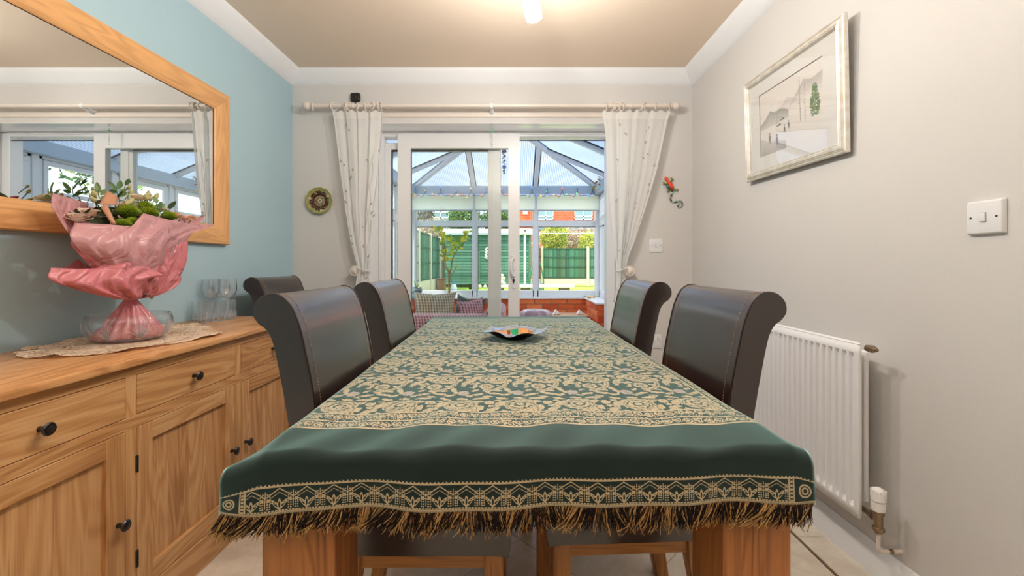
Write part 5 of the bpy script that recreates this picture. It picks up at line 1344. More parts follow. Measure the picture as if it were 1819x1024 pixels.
for c in range(8):
    z = .573 - .0725 * (c + 1) + .006
    off = 0 if c % 2 else .113
    brick_row(lambda a, b, z: brick_obj(b - a, 'x', (CL + .06 + a, 6.000, z)), (CR - .198) - (CL + .06), z, off)
    brick_row(lambda a, b, z: brick_obj(b - a, 'y', (CR - .210, 5.142 + a, z)), .858, z, off + .05)
    brick_row(lambda a, b, z: brick_obj(b - a, 'x', (CR - .198 + a, 5.130, z)), .14, z, off)
    if c < 6:
        brick_row(lambda a, b, z: brick_obj(b - a, 'y', (CR - .072, YW + .02 + a, z)), 5.12 - YW, z, off)
        brick_row(lambda a, b, z: brick_obj(b - a, 'y', (CL + .052, YW + .02 + a, z)), 6.0 - YW - .02, z, off)
m_ = MB(); m_.box(CL + .05, CR - .19, 5.975, 6.12, DZ, DZ + .022, .004); m_.box(CR - .225, CR, 5.11, 6.12, DZ, DZ + .022, .004); m_.box(CR - .09, CR, YW, 5.11, DZ, DZ + .022, .004); m_.box(CL, CL + .09, YW, 6.12, DZ, DZ + .022, .004)
struct(m_.build('trim_6', M['upvc']))
FB = .60; GB = cZ(516.5); T0, T1 = cZ(403), cZ(392.5); HT = 2.06
def bay(kind, n, a, b, glassdown, name, blind=True):
    """one window bay; kind 'B' back (a,b in x), 'R'/'L' side (a,b in y)"""
    if kind == 'B': bx = lambda mb, u0, u1, n0, n1, z0, z1, bv=.003: mb.box(u0, u1, YC + n0, YC + n1, z0, z1, bv)
    elif kind == 'R': bx = lambda mb, u0, u1, n0, n1, z0, z1, bv=.003: mb.box(CR + n0, CR + n1, u0, u1, z0, z1, bv)
    else: bx = lambda mb, u0, u1, n0, n1, z0, z1, bv=.003: mb.box(CL - n1, CL - n0, u0, u1, z0, z1, bv)
    w = struct(bpy.data.objects.new(name, None)); COL.objects.link(w); WM[w.name] = Matrix.Identity(4)
    f = MB(); s = .03
    bx(f, a, a + s, 0, .06, FB, HT); bx(f, b - s, b, 0, .06, FB, HT); bx(f, a, b, 0, .06, FB, GB); bx(f, a, b, -.006, .06, T0, T1); bx(f, a, b, 0, .06, HT - .05, HT)
    f.build('window_frame', M['upvc'], w)
    g = MB(); bx(g, a + s, b - s, .028, .032, GB, T0, 0); g.build('pane', M['glass'], w, smooth=0)
    g = MB(); bx(g, a + s, b - s, .028, .032, T1, HT - .05, 0); g.build('pane', M['glass'], w, smooth=0)
    k = MB()
    for z in (T0 - .008, HT - .058): bx(k, a + s, b - s, .012, .016, z, z + .008, 0)
    bx(k, a + s, a + s + .006, .012, .016, GB, T0, 0)
    k.build('gasket', M['darkgasket'], w, smooth=0)
    if kind != 'B':
        h = MB(); um = (a + b) / 2; bx(h, a + s + .005, b - s - .005, -.012, .02, T1 + .01, T1 + .05); bx(h, a + s + .005, b - s - .005, -.012, .02, HT - .10, HT - .055); bx(h, a + s + .005, a + s + .045, -.012, .02, T1 + .05, HT - .10); bx(h, b - s - .045, b - s - .005, -.012, .02, T1 + .05, HT - .10)
        bx(h, um - .05, um + .05, -.026, -.014, T1 + .02, T1 + .03); h.build('top_light', M['upvc'], w)
    return w
mull = [CL + .03, cX(843.5), cX(951.5), CR]
M['blind'] = sheer('white blind fabric', lin(248, 248, 244), 0, .85, .8)
for i in range(3):
    a, b = mull[i], mull[i + 1]
    bay('B', i, a + .012, b - .012, 0, 'window_%d' % (i + 2))
    xa, xb = (cX(736), cX(841))[0] if i == 0 else a + .02, b - .02
    t = thing('roller_blind', ((a + b) / 2, 5.99, 2.03), ['white roller blind on the left pane of the conservatory end wall', 'white roller blind on the middle pane of the conservatory end wall', 'white roller blind on the right pane of the conservatory end wall'][i], 'blind', 'roller blinds')
    zb = HC - (373 - CY) * 5.985 / F
    B(xa, xb, 5.985, 5.988, zb, 2.03).build('blind_fabric', M['blind'], t, smooth=0)
    B(xa, xb, 5.978, 5.992, zb - .018, zb, .003).build('bottom_bar', flat('grey bar', lin(168, 172, 176), .4), t)
    MB().tube([(xa, 5.995, 2.03), (xb, 5.995, 2.03)], .017, 10).build('roller', M['white'], t)
m_ = MB()
for x in mull: m_.box(x - .025, x + .025, YC - .008, YC + .07, FB, HT, .004)
m_.box(CR - .05, CR + .07, YC - .05, YC + .08, FB, HT, .006); m_.box(CL - .07, CL + .06, YC - .05, YC + .08, FB, HT, .006)
for y in (5.30, 4.55, 3.80):
    m_.box(CR - .01, CR + .07, y - .03, y + .03, FB, HT, .004); m_.box(CL - .07, CL + .01, y - .03, y + .03, FB, HT, .004)
struct(m_.build('trim_7', M['upvc']))
for i, (a, b) in enumerate(((5.33, 6.05), (4.58, 5.27), (3.83, 4.52), (3.32, 3.77))):
    bay('R', i, a, b, 0, 'window_%d' % (i + 5)); bay('L', i, a, b, 0, 'window_%d' % (i + 9))
# eaves beam
M['eaves'] = flat('grey aluminium eaves', lin(176, 190, 204), .35, metal=.15, var=.05)
m_ = MB(); m_.box(CL - .05, CR + .05, 6.0, 6.2, 2.035, 2.165, .006); m_.box(CR - .08, CR + .08, YW, 6.0, 2.035, 2.165, .006); m_.box(CL - .08, CL + .08, YW, 6.0, 2.035, 2.165, .006)
struct(m_.build('trim_8', M['eaves']))
# roof: rafters and twin-wall panels
XM = (CL + CR) / 2; RH = ZE + SL * (CR - XM); YH = YC - (CR - XM)
zb_ = lambda x, y: ZE + SL * (YC - y); zr_ = lambda x, y: ZE + SL * (CR - x); zl_ = lambda x, y: ZE + SL * (x - CL)
roof = struct(bpy.data.objects.new('roof', None)); COL.objects.link(roof); WM[roof.name] = Matrix.Identity(4)
M['rafter'] = flat('white roof bar', lin(206, 212, 220), .4, var=.03)
M['rubber'] = flat('black rubber seal', lin(40, 44, 50), .6)
def rafter(p, q, w=.032):
    p, q = Vector(p), Vector(q); d = (q - p).normalized(); s = d.cross(Vector((0, 0, 1))).normalized(); u = s.cross(d)
    m_ = MB(); k = []
    for c in (p, q): k += [c + s * w - u * .0, c - s * w - u * .0, c - s * w * .8 - u * .05, c + s * w * .8 - u * .05]
    m_._add(k, [(0, 1, 2, 3), (7, 6, 5, 4), (0, 4, 5, 1), (1, 5, 6, 2), (2, 6, 7, 3), (3, 7, 4, 0)])
    r_ = m_.build('rafter', M['rafter'], roof, smooth=0)
    m_ = MB()
    for sg in (-1, 1):
        e = s * sg * (w + .004); m_._add([p + e + s * sg * .006, p + e - s * sg * .004, q + e - s * sg * .004, q + e + s * sg * .006] + [x - u * .012 for x in (p + e + s * sg * .006, p + e - s * sg * .004, q + e - s * sg * .004, q + e + s * sg * .006)], [(0, 1, 2, 3), (4, 5, 6, 7), (0, 4, 7, 3), (1, 5, 6, 2)])
    m_.build('seal', M['rubber'], r_, smooth=0)
for x in (-.578, .297): rafter((x, YC, ZE), (x, YC - min(x - CL, CR - x), zb_(0, YC - min(x - CL, CR - x))))
rafter((CR, YC, ZE), (XM, YH, RH), .036); rafter((CL, YC, ZE), (XM, YH, RH), .036); rafter((XM, YH, RH), (XM, YW, RH), .05)
for y in (5.30, 4.50, 3.72):
    t = min(YC - y, CR - XM)
    rafter((CR, y, ZE), (CR - t, y, ZE + SL * t)); rafter((CL, y, ZE), (CL + t, y, ZE + SL * t))
def poly_mat(name, ax):
    m, nt, bs = new_mat(name); L = nt.links.new; out = nt.nodes['Material Output']; nt.nodes.remove(bs)
    tc = N(nt, 'ShaderNodeTexCoord'); sp = N(nt, 'ShaderNodeSeparateXYZ'); L(tc.outputs['Object'], sp.inputs[0])
    st = ((E(nt, sp.outputs[ax]) / .024).fract() - .5).abs().lt(.14)
    n = N(nt, 'ShaderNodeTexNoise'); n.inputs['Scale'].default_value = 2.5; L(tc.outputs['Object'], n.inputs['Vector'])
    c = mixc(nt, E(nt, n.outputs['Fac']), lin(132, 144, 162), lin(158, 169, 182)); c = mixc(nt, st, c, lin(96, 114, 140))
    t = N(nt, 'ShaderNodeBsdfTranslucent'); L(c, t.inputs['Color']); tr = N(nt, 'ShaderNodeBsdfTransparent'); L(c, tr.inputs['Color'])
    x = N(nt, 'ShaderNodeMixShader'); x.inputs[0].default_value = .12; L(t.outputs[0], x.inputs[1]); L(tr.outputs[0], x.inputs[2])
    L(x.outputs[0], out.inputs['Surface']); return m
px_, py_ = poly_mat('twin-wall sheet down the slope', 'X'), poly_mat('twin-wall sheet across the side', 'Y')
def panel(pts, zf, mat):
    MB().poly([(x, y, zf(x, y) + .002) for x, y in pts]).build('roof_panel', mat, roof, smooth=0)
for pts in ([(CL, YC), (-.578, YC), (-.578, YC - (-.578 - CL))], [(-.578, YC), (.297, YC), (.297, YC - (CR - .297)), (XM, YH), (-.578, YC - (-.578 - CL))], [(.297, YC), (CR, YC), (.297, YC - (CR - .297))]): panel(pts, zb_, px_)
for sg, zf in ((1, zr_), (-1, zl_)):
    X0 = CR if sg > 0 else CL; h_ = X0 - sg * (YC - 5.3)
    for pts in ([(X0, YC), (X0, 5.3), (h_, 5.3)], [(X0, 5.3), (X0, 4.5), (XM, 4.5), (XM, YH), (h_, 5.3)], [(X0, 4.5), (X0, 3.72), (XM, 3.72), (XM, 4.5)], [(X0, 3.72), (X0, YW), (XM, YW), (XM, 3.72)]): panel(pts, zf, py_)
# fairy lights along the eaves
fl_ = thing('fairy_lights', (cX(900), 5.99, 2.08), 'string of coloured fairy lights looped along the conservatory eaves beam', 'fairy lights')
pts = []; x = 734
while x < 1063:
    ph = (x - 734) / 27.0; f_ = ph % 1
    y = 349 - 2 * sin(2 * pi * ph) if f_ < .62 else 349 - 15 * sin(pi * (f_ - .62) / .38)
    pts.append(P(x + (3 * sin(2 * pi * (f_ - .62) / .38) if f_ > .62 else 0), y, 5.975)); x += 1.1
MB().tube(pts, .0028, 4).build('wire', flat('brown wire', lin(110, 84, 66), .6), fl_, smooth=180)
rd = random.Random(9); cols = {'blue': (.05, .2, 1), 'red': (1, .12, .06), 'green': (.1, .8, .3), 'amber': (1, .5, .1)}
for k in range(3, len(pts) - 3, 7):
    cn = rd.choice(list(cols)); key = 'bulb_' + cn
    if key not in M: M[key] = flat('lit %s bulb' % cn, cols[cn], .3, emit=cols[cn], es=1.6)
    MB().ball(pts[k] + Vector((0, -.008, rd.uniform(-.012, .02))), rd.uniform(.007, .011), 6, 4).build('bulb', M[key], fl_, smooth=180)
# wind chime under the ridge
wc = thing('wind_chime', (XM + .01, 4.6, 2.6), 'dark blue and copper beaded wind chime hanging under the conservatory ridge', 'wind chime')
hx = (895.5 - CX) * 4.6 / F; z_of = lambda py: HC - (py - CY) * 4.6 / F
MB().tube([(hx, 4.6, RH - .02), (hx, 4.6, z_of(266))], .0015, 4).build('cord', M['black'], wc)
m_ = MB(); m_.col = lin(40, 40, 90); m_.lathe([(0, 0), (.02, -.01), (.03, -.04), (.012, -.05), (0, -.05)], (hx, 4.6, z_of(264)), 10); m_.build('cap', M['vc'], wc)
m_ = MB(); m_.col = lin(120, 60, 56); m_.tube([Vector((hx + .018 * cos(t * 1.6), 4.6 + .018 * sin(t * 1.6), z_of(270) - (z_of(270) - z_of(308)) * t / 20)) for t in range(21)], .0035, 5); m_.build('copper_spiral', M['vc'], wc, smooth=180)
for py, c_, r_ in ((278, (150, 60, 60), .013), (286, (90, 70, 90), .012), (297, (40, 110, 160), .022), (303, (60, 60, 70), .010), (308, (50, 50, 60), .010)):
    m_ = MB(); m_.col = lin(*c_); m_.ball((hx, 4.6, z_of(py)), r_, 8, 6); m_.build('bead', M['vc'], wc, smooth=180)
# dried leaf garland in the right corner
gl = thing('leaf_garland', P(1068, 318, 5.6), 'garland of dried orange and tan leaves in the top right corner of the conservatory', 'garland')
rd = random.Random(31); gpath = [(1056, 334), (1059, 326), (1064, 320), (1067, 312), (1066, 303), (1070, 296), (1073, 300)]
MB().tube([P(a, b, 5.6) for a, b in gpath], .004, 5).build('stem', flat('brown twig', lin(120, 90, 60)), gl, smooth=180)
def leafmesh(m_, p, d, nrm, L_, W_, col):
    d = d.normalized(); s = d.cross(nrm); s = s.normalized() if s.length > 1e-4 else d.orthogonal().normalized(); n2 = s.cross(d); m_.col = col
    m_._add([p, p + d * L_ * .35 + s * W_ + n2 * W_ * .4, p + d * L_, p + d * L_ * .35 - s * W_ + n2 * W_ * .4, p + d * L_ * .5], [(0, 1, 4), (1, 2, 4), (2, 3, 4), (3, 0, 4)])
for k in range(34):
    a, b = gpath[k % 7]; m_ = MB(); leafmesh(m_, P(a + rd.uniform(-3, 3), b + rd.uniform(-4, 4), 5.6 + rd.uniform(-.04, .04)), Vector((rd.uniform(-1, 1), rd.uniform(-.5, .5), rd.uniform(-1, .6))), Vector((0, -1, .3)), rd.uniform(.03, .06), rd.uniform(.010, .018), lin(*rd.choice([(206, 150, 90), (190, 120, 50), (224, 190, 140), (170, 130, 60)])))
    m_.build('leaf', M['vcleaf'], gl, smooth=0)
for px, py in ((1066, 280), (1063, 283), (1071, 279)):
    m_ = MB(); leafmesh(m_, P(px, py, 5.4), Vector((.8, 0, .1)), Vector((0, -1, .2)), .07, .014, lin(206, 180, 150)); m_.build('leaf', M['vcleaf'], gl, smooth=0)
# ------------------------------------------------------------------ sofa, cushions, footstool
def cord_mat(name, a, b, per=.014):
    m, nt, bs = new_mat(name); L = nt.links.new; tc = N(nt, 'ShaderNodeTexCoord'); sp = N(nt, 'ShaderNodeSeparateXYZ'); L(tc.outputs['Object'], sp.inputs[0])
    x, y, z = (E(nt, sp.outputs[i]) for i in range(3))
    s1 = ((x + y * .6) * (2 * pi / per)).sin() * .5 + .5; s2 = (z * (2 * pi / per)).sin() * .5 + .5
    h = (s1 * .65 + s2 * .35); L(mixc(nt, h, a, b), bs.inputs['Base Color']); bs.inputs['Roughness'].default_value = .9; bs.inputs['Sheen Weight'].default_value = .3
    bp = N(nt, 'ShaderNodeBump'); bp.inputs['Strength'].default_value = .7; bp.inputs['Distance'].default_value = .004; L(h.k, bp.inputs['Height']); L(bp.outputs['Normal'], bs.inputs['Normal']); return m
M['pinkcord'] = cord_mat('pink corduroy', lin(130, 66, 80), lin(226, 180, 186), .026); M['beigecord'] = cord_mat('beige corduroy', lin(98, 84, 66), lin(214, 202, 178), .026)
sf = thing('sofa', (-.74, 4.15, 0), 'low pink corduroy sofa in the conservatory, its back to the patio door', 'sofa')
m_ = MB(); m_.prism([(p.x, p.y) for p in spline([(3.78, .06), (3.77, .40), (3.80, .58), (3.88, .612), (3.96, .59), (4.02, .45), (4.04, .30), (4.04, .06)], 5)], 'x', -1.36, -.12, .03, 3); m_.build('sofa_back', M['pinkcord'], sf, smooth=60)
for x0, x1 in ((-1.38, -1.20), (-.28, -.09)):
    B(x0, x1, 3.82, 4.62, .06, .655, .06, 5).build('arm', M['pinkcord'], sf, smooth=60)
B(-1.2, -.28, 4.0, 4.62, .08, .30, .03, 3).build('base', M['pinkcord'], sf, smooth=60)
B(-1.2, -.28, 4.02, 4.64, .30, .44, .05, 4).build('seat_cushion', M['pinkcord'], sf, smooth=60)
for x in (-1.3, -.16):
    for y in (3.86, 4.56): MB().lathe([(.025, 0), (.03, .06)], (x, y, 0), 10).build('foot', M['chairwood'], sf)
def cushion(c, w_, h_, t_, rot, mat, label, sag=.0, pinch=1.0):
    R_ = Matrix.Rotation(rot[2], 3, 'Z') @ Matrix.Rotation(rot[0], 3, 'X') @ Matrix.Rotation(rot[1], 3, 'Y'); m_ = MB()
    for sg in (-1, 1):
        def f(u, v):
            a, b = 2 * u - 1, 2 * v - 1; e = (1 - abs(a) ** 3.2) * (1 - abs(b) ** 3.2)
            k = 1 - .10 * pinch * (1 - abs(a)) ** .6 * abs(b) ** 3; k2 = 1 - .10 * pinch * (1 - abs(b)) ** .6 * abs(a) ** 3
            return Vector(c) + R_ @ Vector((a * w_ / 2 * k2, sg * t_ / 2 * max(0, e) ** .55, b * h_ / 2 * k - sag * (1 - a * a) * (b > 0) * b))
        m_.grid((lambda u, v: f(u, v)) if sg < 0 else (lambda u, v: f(1 - u, v)), 20, 20)
    o = m_.build('cushion', mat, None, smooth=180); tag(o, label, 'cushion', 'cushions on the sofa'); WM[o.name] = Matrix.Identity(4); return o
cushion((-.77, 4.11, .62), .43, .37, .19, (radians(-14), 0, radians(3)), M['beigecord'], 'large beige corduroy cushion at the left of the pink sofa back', .0, 1.8)
cushion((-.425, 4.17, .585), .26, .30, .17, (radians(-20), radians(-9), radians(-4)), M['pinkcord'], 'pink corduroy cushion slumped at the right of the sofa back', .02)
cushion((-.46, 4.32, .60), .30, .30, .10, (radians(-16), radians(10), 0), flat('dark sage velvet', lin(74, 82, 70), .8, sheen=.4), 'dark sage cushion behind the pink cushion', .03)
fs = thing('footstool', (.235, 4.85, 0), 'mauve buttoned leather footstool in front of the brick wall', 'footstool')
def pouf(u, v):
    a = 2 * pi * u; t = pi / 2 * v; k = cos(t) ** .45; b_ = .012 * cos(8 * a) * sin(2 * t)
    return Vector((.235 + (.19 + b_) * k * cos(a), 4.85 + (.19 + b_) * k * sin(a), .40 + .155 * sin(t) ** .8 - .02 * math.exp(-((1 - v) * 9) ** 2)))
M['mauve'] = flat('mauve leather', lin(150, 118, 124), .35, var=.12, coat=.3)
m_ = MB(); m_.grid(pouf, 64, 20); m_.build('padded_top', M['mauve'], fs, smooth=180)
MB().lathe([(.17, .05), (.185, .1), (.19, .39), (.193, .40)], (.235, 4.85, 0), 40).build('body', M['mauve'], fs); MB().ball((.235, 4.85, .537), (.012, .012, .006), 10, 6).build('button', M['mauve'], fs)
for a in range(4): MB().lathe([(.015, 0), (.02, .06)], (.235 + .13 * cos(a * pi / 2 + .8), 4.85 + .13 * sin(a * pi / 2 + .8), 0), 8).build('foot', M['chairwood'], fs)
lt = thing('side_table', (.68, 5.45, 0), 'low side table beside the brick wall under the folded napkins', 'table'); B(.46, .92, 5.25, 5.65, .40, .425, .004).build('tabletop', M['chairwood_x'], lt)
for x in (.49, .89):
    for y in (5.28, 5.62): B(x - .015, x + .015, y - .015, y + .015, 0, .40).build('leg', M['chairwood'], lt)
for px, lb in ((989, 'white folded napkin on the left of the low side table'), (1031, 'white folded napkin on the right of the low side table')):
    c = P(px, 560, 5.42); m_ = MB(); m_.prism([(c.x - .05, .426), (c.x + .05, .426), (c.x + .02, .46), (c.x - .015, .487)], 'y', 5.38, 5.46, .003, 1)
    o = m_.build('napkin', M['matwhite'], None); tag(o, lb, 'napkin', 'napkins in the conservatory')
# ------------------------------------------------------------------ plants and bits on the conservatory sill
rd = random.Random(77)
lt_ = thing('lemon_tree', ((798 - CX) * 5.5 / F, 5.5, 0), 'young lemon tree with yellow-green leaves standing behind the sofa', 'plant'); Q = lambda X, Y, y=5.5: P(730 + X / 6.02, 370 + Y / 6.02, y + rd.uniform(-.06, .06))
bx0 = (798 - CX) * 5.5 / F
MB().lathe([(0, .0), (.13, 0), (.17, .30), (.18, .31), (.17, .315), (.155, .29), (0, .28)], (bx0, 5.5, 0), 28).build('pot', flat('terracotta pot', lin(150, 90, 66), .8), lt_)
vcbark = flat('green brown bark', lin(150, 132, 84), .8)
def br(pts, r0, r1):
    p = spline([Q(*q) if not isinstance(q, Vector) else q for q in pts], 5); n = len(p); MB().tube(p, [r0 + (r1 - r0) * i / (n - 1) for i in range(n)], 6).build('branch', vcbark, lt_, smooth=180)
br([Vector((bx0, 5.5, .28)), (408, 900), (405, 700), (380, 640), (360, 560), (370, 440), (340, 260)], .016, .005)
br([(405, 720), (430, 640), (445, 540), (500, 440), (560, 370), (600, 260)], .010, .004); br([(425, 730), (460, 680), (490, 610)], .006, .003); br([(430, 790), (428, 700), (400, 660)], .006, .004)
pts_ = [(280, 232, 1.4), (260, 226, 1.2), (340, 250, 1), (330, 220, .8), (350, 300, 1), (335, 320, .8), (380, 365, 1.8), (350, 395, 1.2), (440, 365, .9), (430, 390, .9), (375, 460, 1.2), (350, 540, 1.1), (395, 540, 1.2), (420, 510, 1), (450, 455, 1), (490, 435, 1.1), (520, 362, 1.9), (545, 415, 1.1), (555, 290, .9), (580, 280, 1), (610, 250, 1.1), (595, 320, 1), (570, 350, 1), (440, 405, .9), (330, 500, .9), (370, 565, 1), (320, 375, .8), (380, 630, .5), (490, 620, .4), (530, 420, 1), (470, 480, .8), (405, 300, .6), (455, 430, 1), (335, 280, .9), (365, 430, .9)]
for (X, Y, s_) in pts_:
    for k in range(3):
        m_ = MB(); d = Vector((rd.uniform(-1, 1), rd.uniform(-.5, .5), rd.uniform(-.5, .8)))
        leafmesh(m_, Q(X + rd.uniform(-20, 20), Y + rd.uniform(-18, 18)), d, Vector((rd.uniform(-.4, .4), -1, .4)), .06 * s_ * rd.uniform(.8, 1.2), .018 * s_, lin(*rd.choice([(206, 200, 40), (170, 190, 50), (120, 160, 60), (222, 212, 70), (150, 170, 40)])))
        m_.build('leaf', M['vcleaf'], lt_, smooth=0)
pp = P(740.5, 520, 5.85); pot = thing('plant_pot', pp, 'blue-grey glazed pot with a spiky aloe on the left windowsill', 'plant')
MB().lathe([(0, 0), (.055, 0), (.072, .03), (.074, .06), (.062, .085), (.068, .095), (.060, .095), (.05, .08), (0, .075)], (pp.x, 5.85, .603 + .05), 24).build('pot', flat('blue grey glaze', lin(84, 110, 120), .2, var=.15, coat=.4), pot, smooth=50)
for dx, dz in ((-.05, .14), (.01, .10), (.03, .07), (-.02, .08)):
    m_ = MB(); b_ = Vector((pp.x, 5.85, .72)); m_.tube([b_, b_ + Vector((dx * .5, 0, dz * .55)), b_ + Vector((dx, 0, dz))], [.012, .009, .001], 6); m_.build('leaf', flat('aloe green', lin(120, 160, 70), .5), pot, smooth=180)
tag(B(pp.x - .12, pp.x + .07, 5.76, 5.94, .601, .653, .004).build('storage_box', flat('teal box', lin(92, 140, 156), .5), None), 'low teal box under the glazed pot on the left windowsill', 'box')
sc = P(1052, 525, 5.75); sc.x = min(sc.x, 1.08)
m_ = MB(); rdd = random.Random(3)
for k in range(9): m_.col = lin(*rdd.choice([(222, 178, 120), (200, 150, 90), (232, 206, 166)])); m_.ball((sc.x + rdd.uniform(-.055, .055), 5.75 + rdd.uniform(-.03, .03), .601 + .014 + rdd.uniform(0, .014)), (rdd.uniform(.018, .034), .02, .014), 8, 6)
tag(m_.build('driftwood', M['vcmatt'], None, smooth=180), 'piece of tan driftwood lying on the right corner of the windowsill', 'ornament')

# ------------------------------------------------------------------ garden
def lawn_mat():
    m, nt, bs = new_mat('lawn'); L = nt.links.new; tc = N(nt, 'ShaderNodeTexCoord'); n = N(nt, 'ShaderNodeTexNoise'); n.inputs['Scale'].default_value = 3; n.inputs['Detail'].default_value = 8; L(tc.outputs['Object'], n.inputs['Vector'])
    L(mixc(nt, E(nt, n.outputs['Fac']), lin(120, 160, 50), lin(186, 210, 84)), bs.inputs['Base Color']); bs.inputs['Roughness'].default_value = .9; return m
g_ = struct(B(-16, 16, 6.24, 46, -.1, -.02).build('ground', lawn_mat(), smooth=0))
struct(B(-4, 4, 6.24, 9.5, -.02, -.005).build('ground_2', flat('paving', lin(190, 184, 172), .8, var=.1, scale=3), smooth=0))
rd = random.Random(41)
tn = [lin(66, 110, 92), lin(56, 96, 78), lin(78, 122, 106), lin(48, 84, 68), lin(62, 104, 80)]
def slat_panel(par, axis, a, b, plane, z0, z1, facing):
    m_ = MB(); n = 20
    for k in range(n):
        s0, s1 = a + (b - a) * k / n, a + (b - a) * (k + 1) / n - .004; m_.col = [c * rd.uniform(.85, 1.12) for c in rd.choice(tn)]; off = rd.uniform(-.006, .006)
        if axis == 'x': m_.box(s0, s1, plane + off, plane + .012 + off, z0, z1)
        else: m_.box(plane + off, plane + .012 + off, s0, s1, z0, z1)
    f_ = m_.build('fence_panel', M['vcmatt'], par, smooth=0)
    for z in (z0 + .02, z0 + (z1 - z0) * .36, z0 + (z1 - z0) * .68, z1 - .05):
        m_ = MB(); m_.col = tn[3]
        if axis == 'x': m_.box(a, b, plane - .03, plane, z, z + .045)
        else: m_.box(plane + .012, plane + .05, a, b, z, z + .045) if facing > 0 else m_.box(plane - .04, plane, a, b, z, z + .045)
        m_.build('rail', M['vcmatt'], f_, smooth=0)
concrete = flat('concrete', lin(206, 196, 178), .9, var=.12, scale=8)
fR = thing('garden_fence', (1.8, 20.5, 0), 'green panel fence with concrete posts across the end of the garden, right of the shed', 'fence')
kY = 20.5 / F; px_posts = [946.5, 962.8, 1044.4, 1126, 1208]
for a, b in zip(px_posts, px_posts[1:]):
    xa, xb = (a - CX) * kY + .06, (b - CX) * kY - .06; slat_panel(fR, 'x', xa, xb, 20.5, HC - 25 * kY, HC + 29 * kY, -1); B(xa, xb, 20.49, 20.53, .08, HC - 25.5 * kY).build('gravel_board', concrete, fR)
for a in px_posts: B((a - CX) * kY - .06, (a - CX) * kY + .06, 20.44, 20.56, 0, HC + 32 * kY, .01).build('post', concrete, fR)
fL = thing('garden_fence', (-3.3, 13, 0), 'green panel fence with concrete posts down the left side of the garden', 'fence')
ys = [6.4, 8.4, 10.5, 12.6, 14.7, 16.8, 19.0]
for a, b in zip(ys, ys[1:]):
    slat_panel(fL, 'y', a + .06, b - .06, -3.34, .46, 2.22, 1); B(-3.34, -3.30, a + .06, b - .06, 0.0, .455).build('gravel_board', concrete, fL)
for a in ys: B(-3.37, -3.25, a - .06, a + .06, 0, 2.28, .01).build('post', concrete, fL)
fE = thing('garden_fence', (4.2, 12, 0), 'green panel fence down the right side of the garden', 'fence')
ys = [4.0, 6.1, 8.2, 10.3, 12.4, 14.5, 16.6, 18.7]
for a, b in zip(ys, ys[1:]): slat_panel(fE, 'y', a + .06, b - .06, 4.2, .3, 1.75, -1)
for a in ys: B(4.14, 4.26, a - .06, a + .06, 0, 1.85, .01).build('post', concrete, fE)
# shed
kS = 20.0 / F; sx = lambda px: (px - CX) * kS
sh = thing('garden_shed', (-1.4, 21, 0), 'long green plank shed with a white-edged flat roof at the end of the garden', 'shed')
B(sx(786), sx(942), 20.02, 22.2, .02, 2.48).build('body', flat('dark shed core', lin(40, 60, 50), .9), sh)
nP = 17
pm = [flat('shed green %s' % k, lin(*c), .8, var=.2, scale=3) for k, c in (('a', (72, 116, 100)), ('b', (60, 102, 86)), ('c', (84, 126, 108)))]
for k in range(nP):
    z0 = .12 + (2.46 - .12) * k / nP; z1 = .12 + (2.46 - .12) * (k + 1) / nP
    MB().prism([(19.985, z0), (20.02, z0), (20.02, z1 - .004), (20.005, z1 - .004)], 'x', sx(786), sx(942)).build('plank', rd.choice(pm), sh, smooth=0)
B(sx(783), sx(789), 19.95, 20.04, 0, 2.46).build('corner_post', flat('dark timber', lin(70, 56, 48), .8), sh); B(sx(939), sx(943), 19.96, 20.04, 0, 2.46).build('corner_post', pm[0], sh)
B(sx(787), sx(946), 19.85, 22.4, HC + 55.5 * kS, HC + 62.5 * kS, .01).build('roof', flat('white felt roof', lin(228, 230, 232), .7), sh)
B(sx(787), sx(946), 19.84, 19.86, HC + 52 * kS, HC + 55.5 * kS).build('gutter', flat('grey gutter', lin(170, 184, 190), .5), sh)
B(sx(838), sx(853), 19.975, 19.99, .2, 1.75).build('door', flat('shed door green', lin(88, 120, 100), .8, var=.1), sh)
orn = thing('wall_ornament', P(864, 450, 19.95), 'white twisted metal ornament hanging on the shed front', 'ornament')
MB().tube([P(864 + 3 * sin(k * 1.3), 440 + k, 19.93) for k in range(21)], .028, 6).build('twist', M['matwhite'], orn, smooth=180)
# washing line
wl = thing('rotary_washing_line', P(932, 508, 16), 'folded rotary washing line on a pale pole in the middle of the garden', 'washing line')
k16 = 16 / F
MB().tube([P(932.5, 0, 16) - Vector((0, 0, P(932.5, 0, 16).z + .02)), P(932.5, 412, 16)], .045, 12).build('pole', flat('pale blue pole', lin(196, 222, 236), .4), wl)
m_ = MB(); m_.box(P(920, 0, 16).x, P(944, 0, 16).x, 15.9, 16.1, HC + 53 * k16, HC + 63 * k16, .03); m_.build('folded_arms', M['matwhite'], wl); MB().ball(P(932.5, 410, 15.88), .035, 8, 6).build('hub', M['black'], wl)
MB().lathe([(.11, 0), (.10, .05), (.05, .12)], (P(932.5, 0, 16).x, 16, -.02), 14).build('base', flat('blue plastic', lin(30, 110, 170), .4), wl)
for dy in (0, 2.2): MB().tube([P(934, 412 + dy, 16), P(1000, 412.6 + dy * 1.1, 16), P(1065, 413 + dy, 16)], .008, 4).build('line', M['matwhite'], wl)
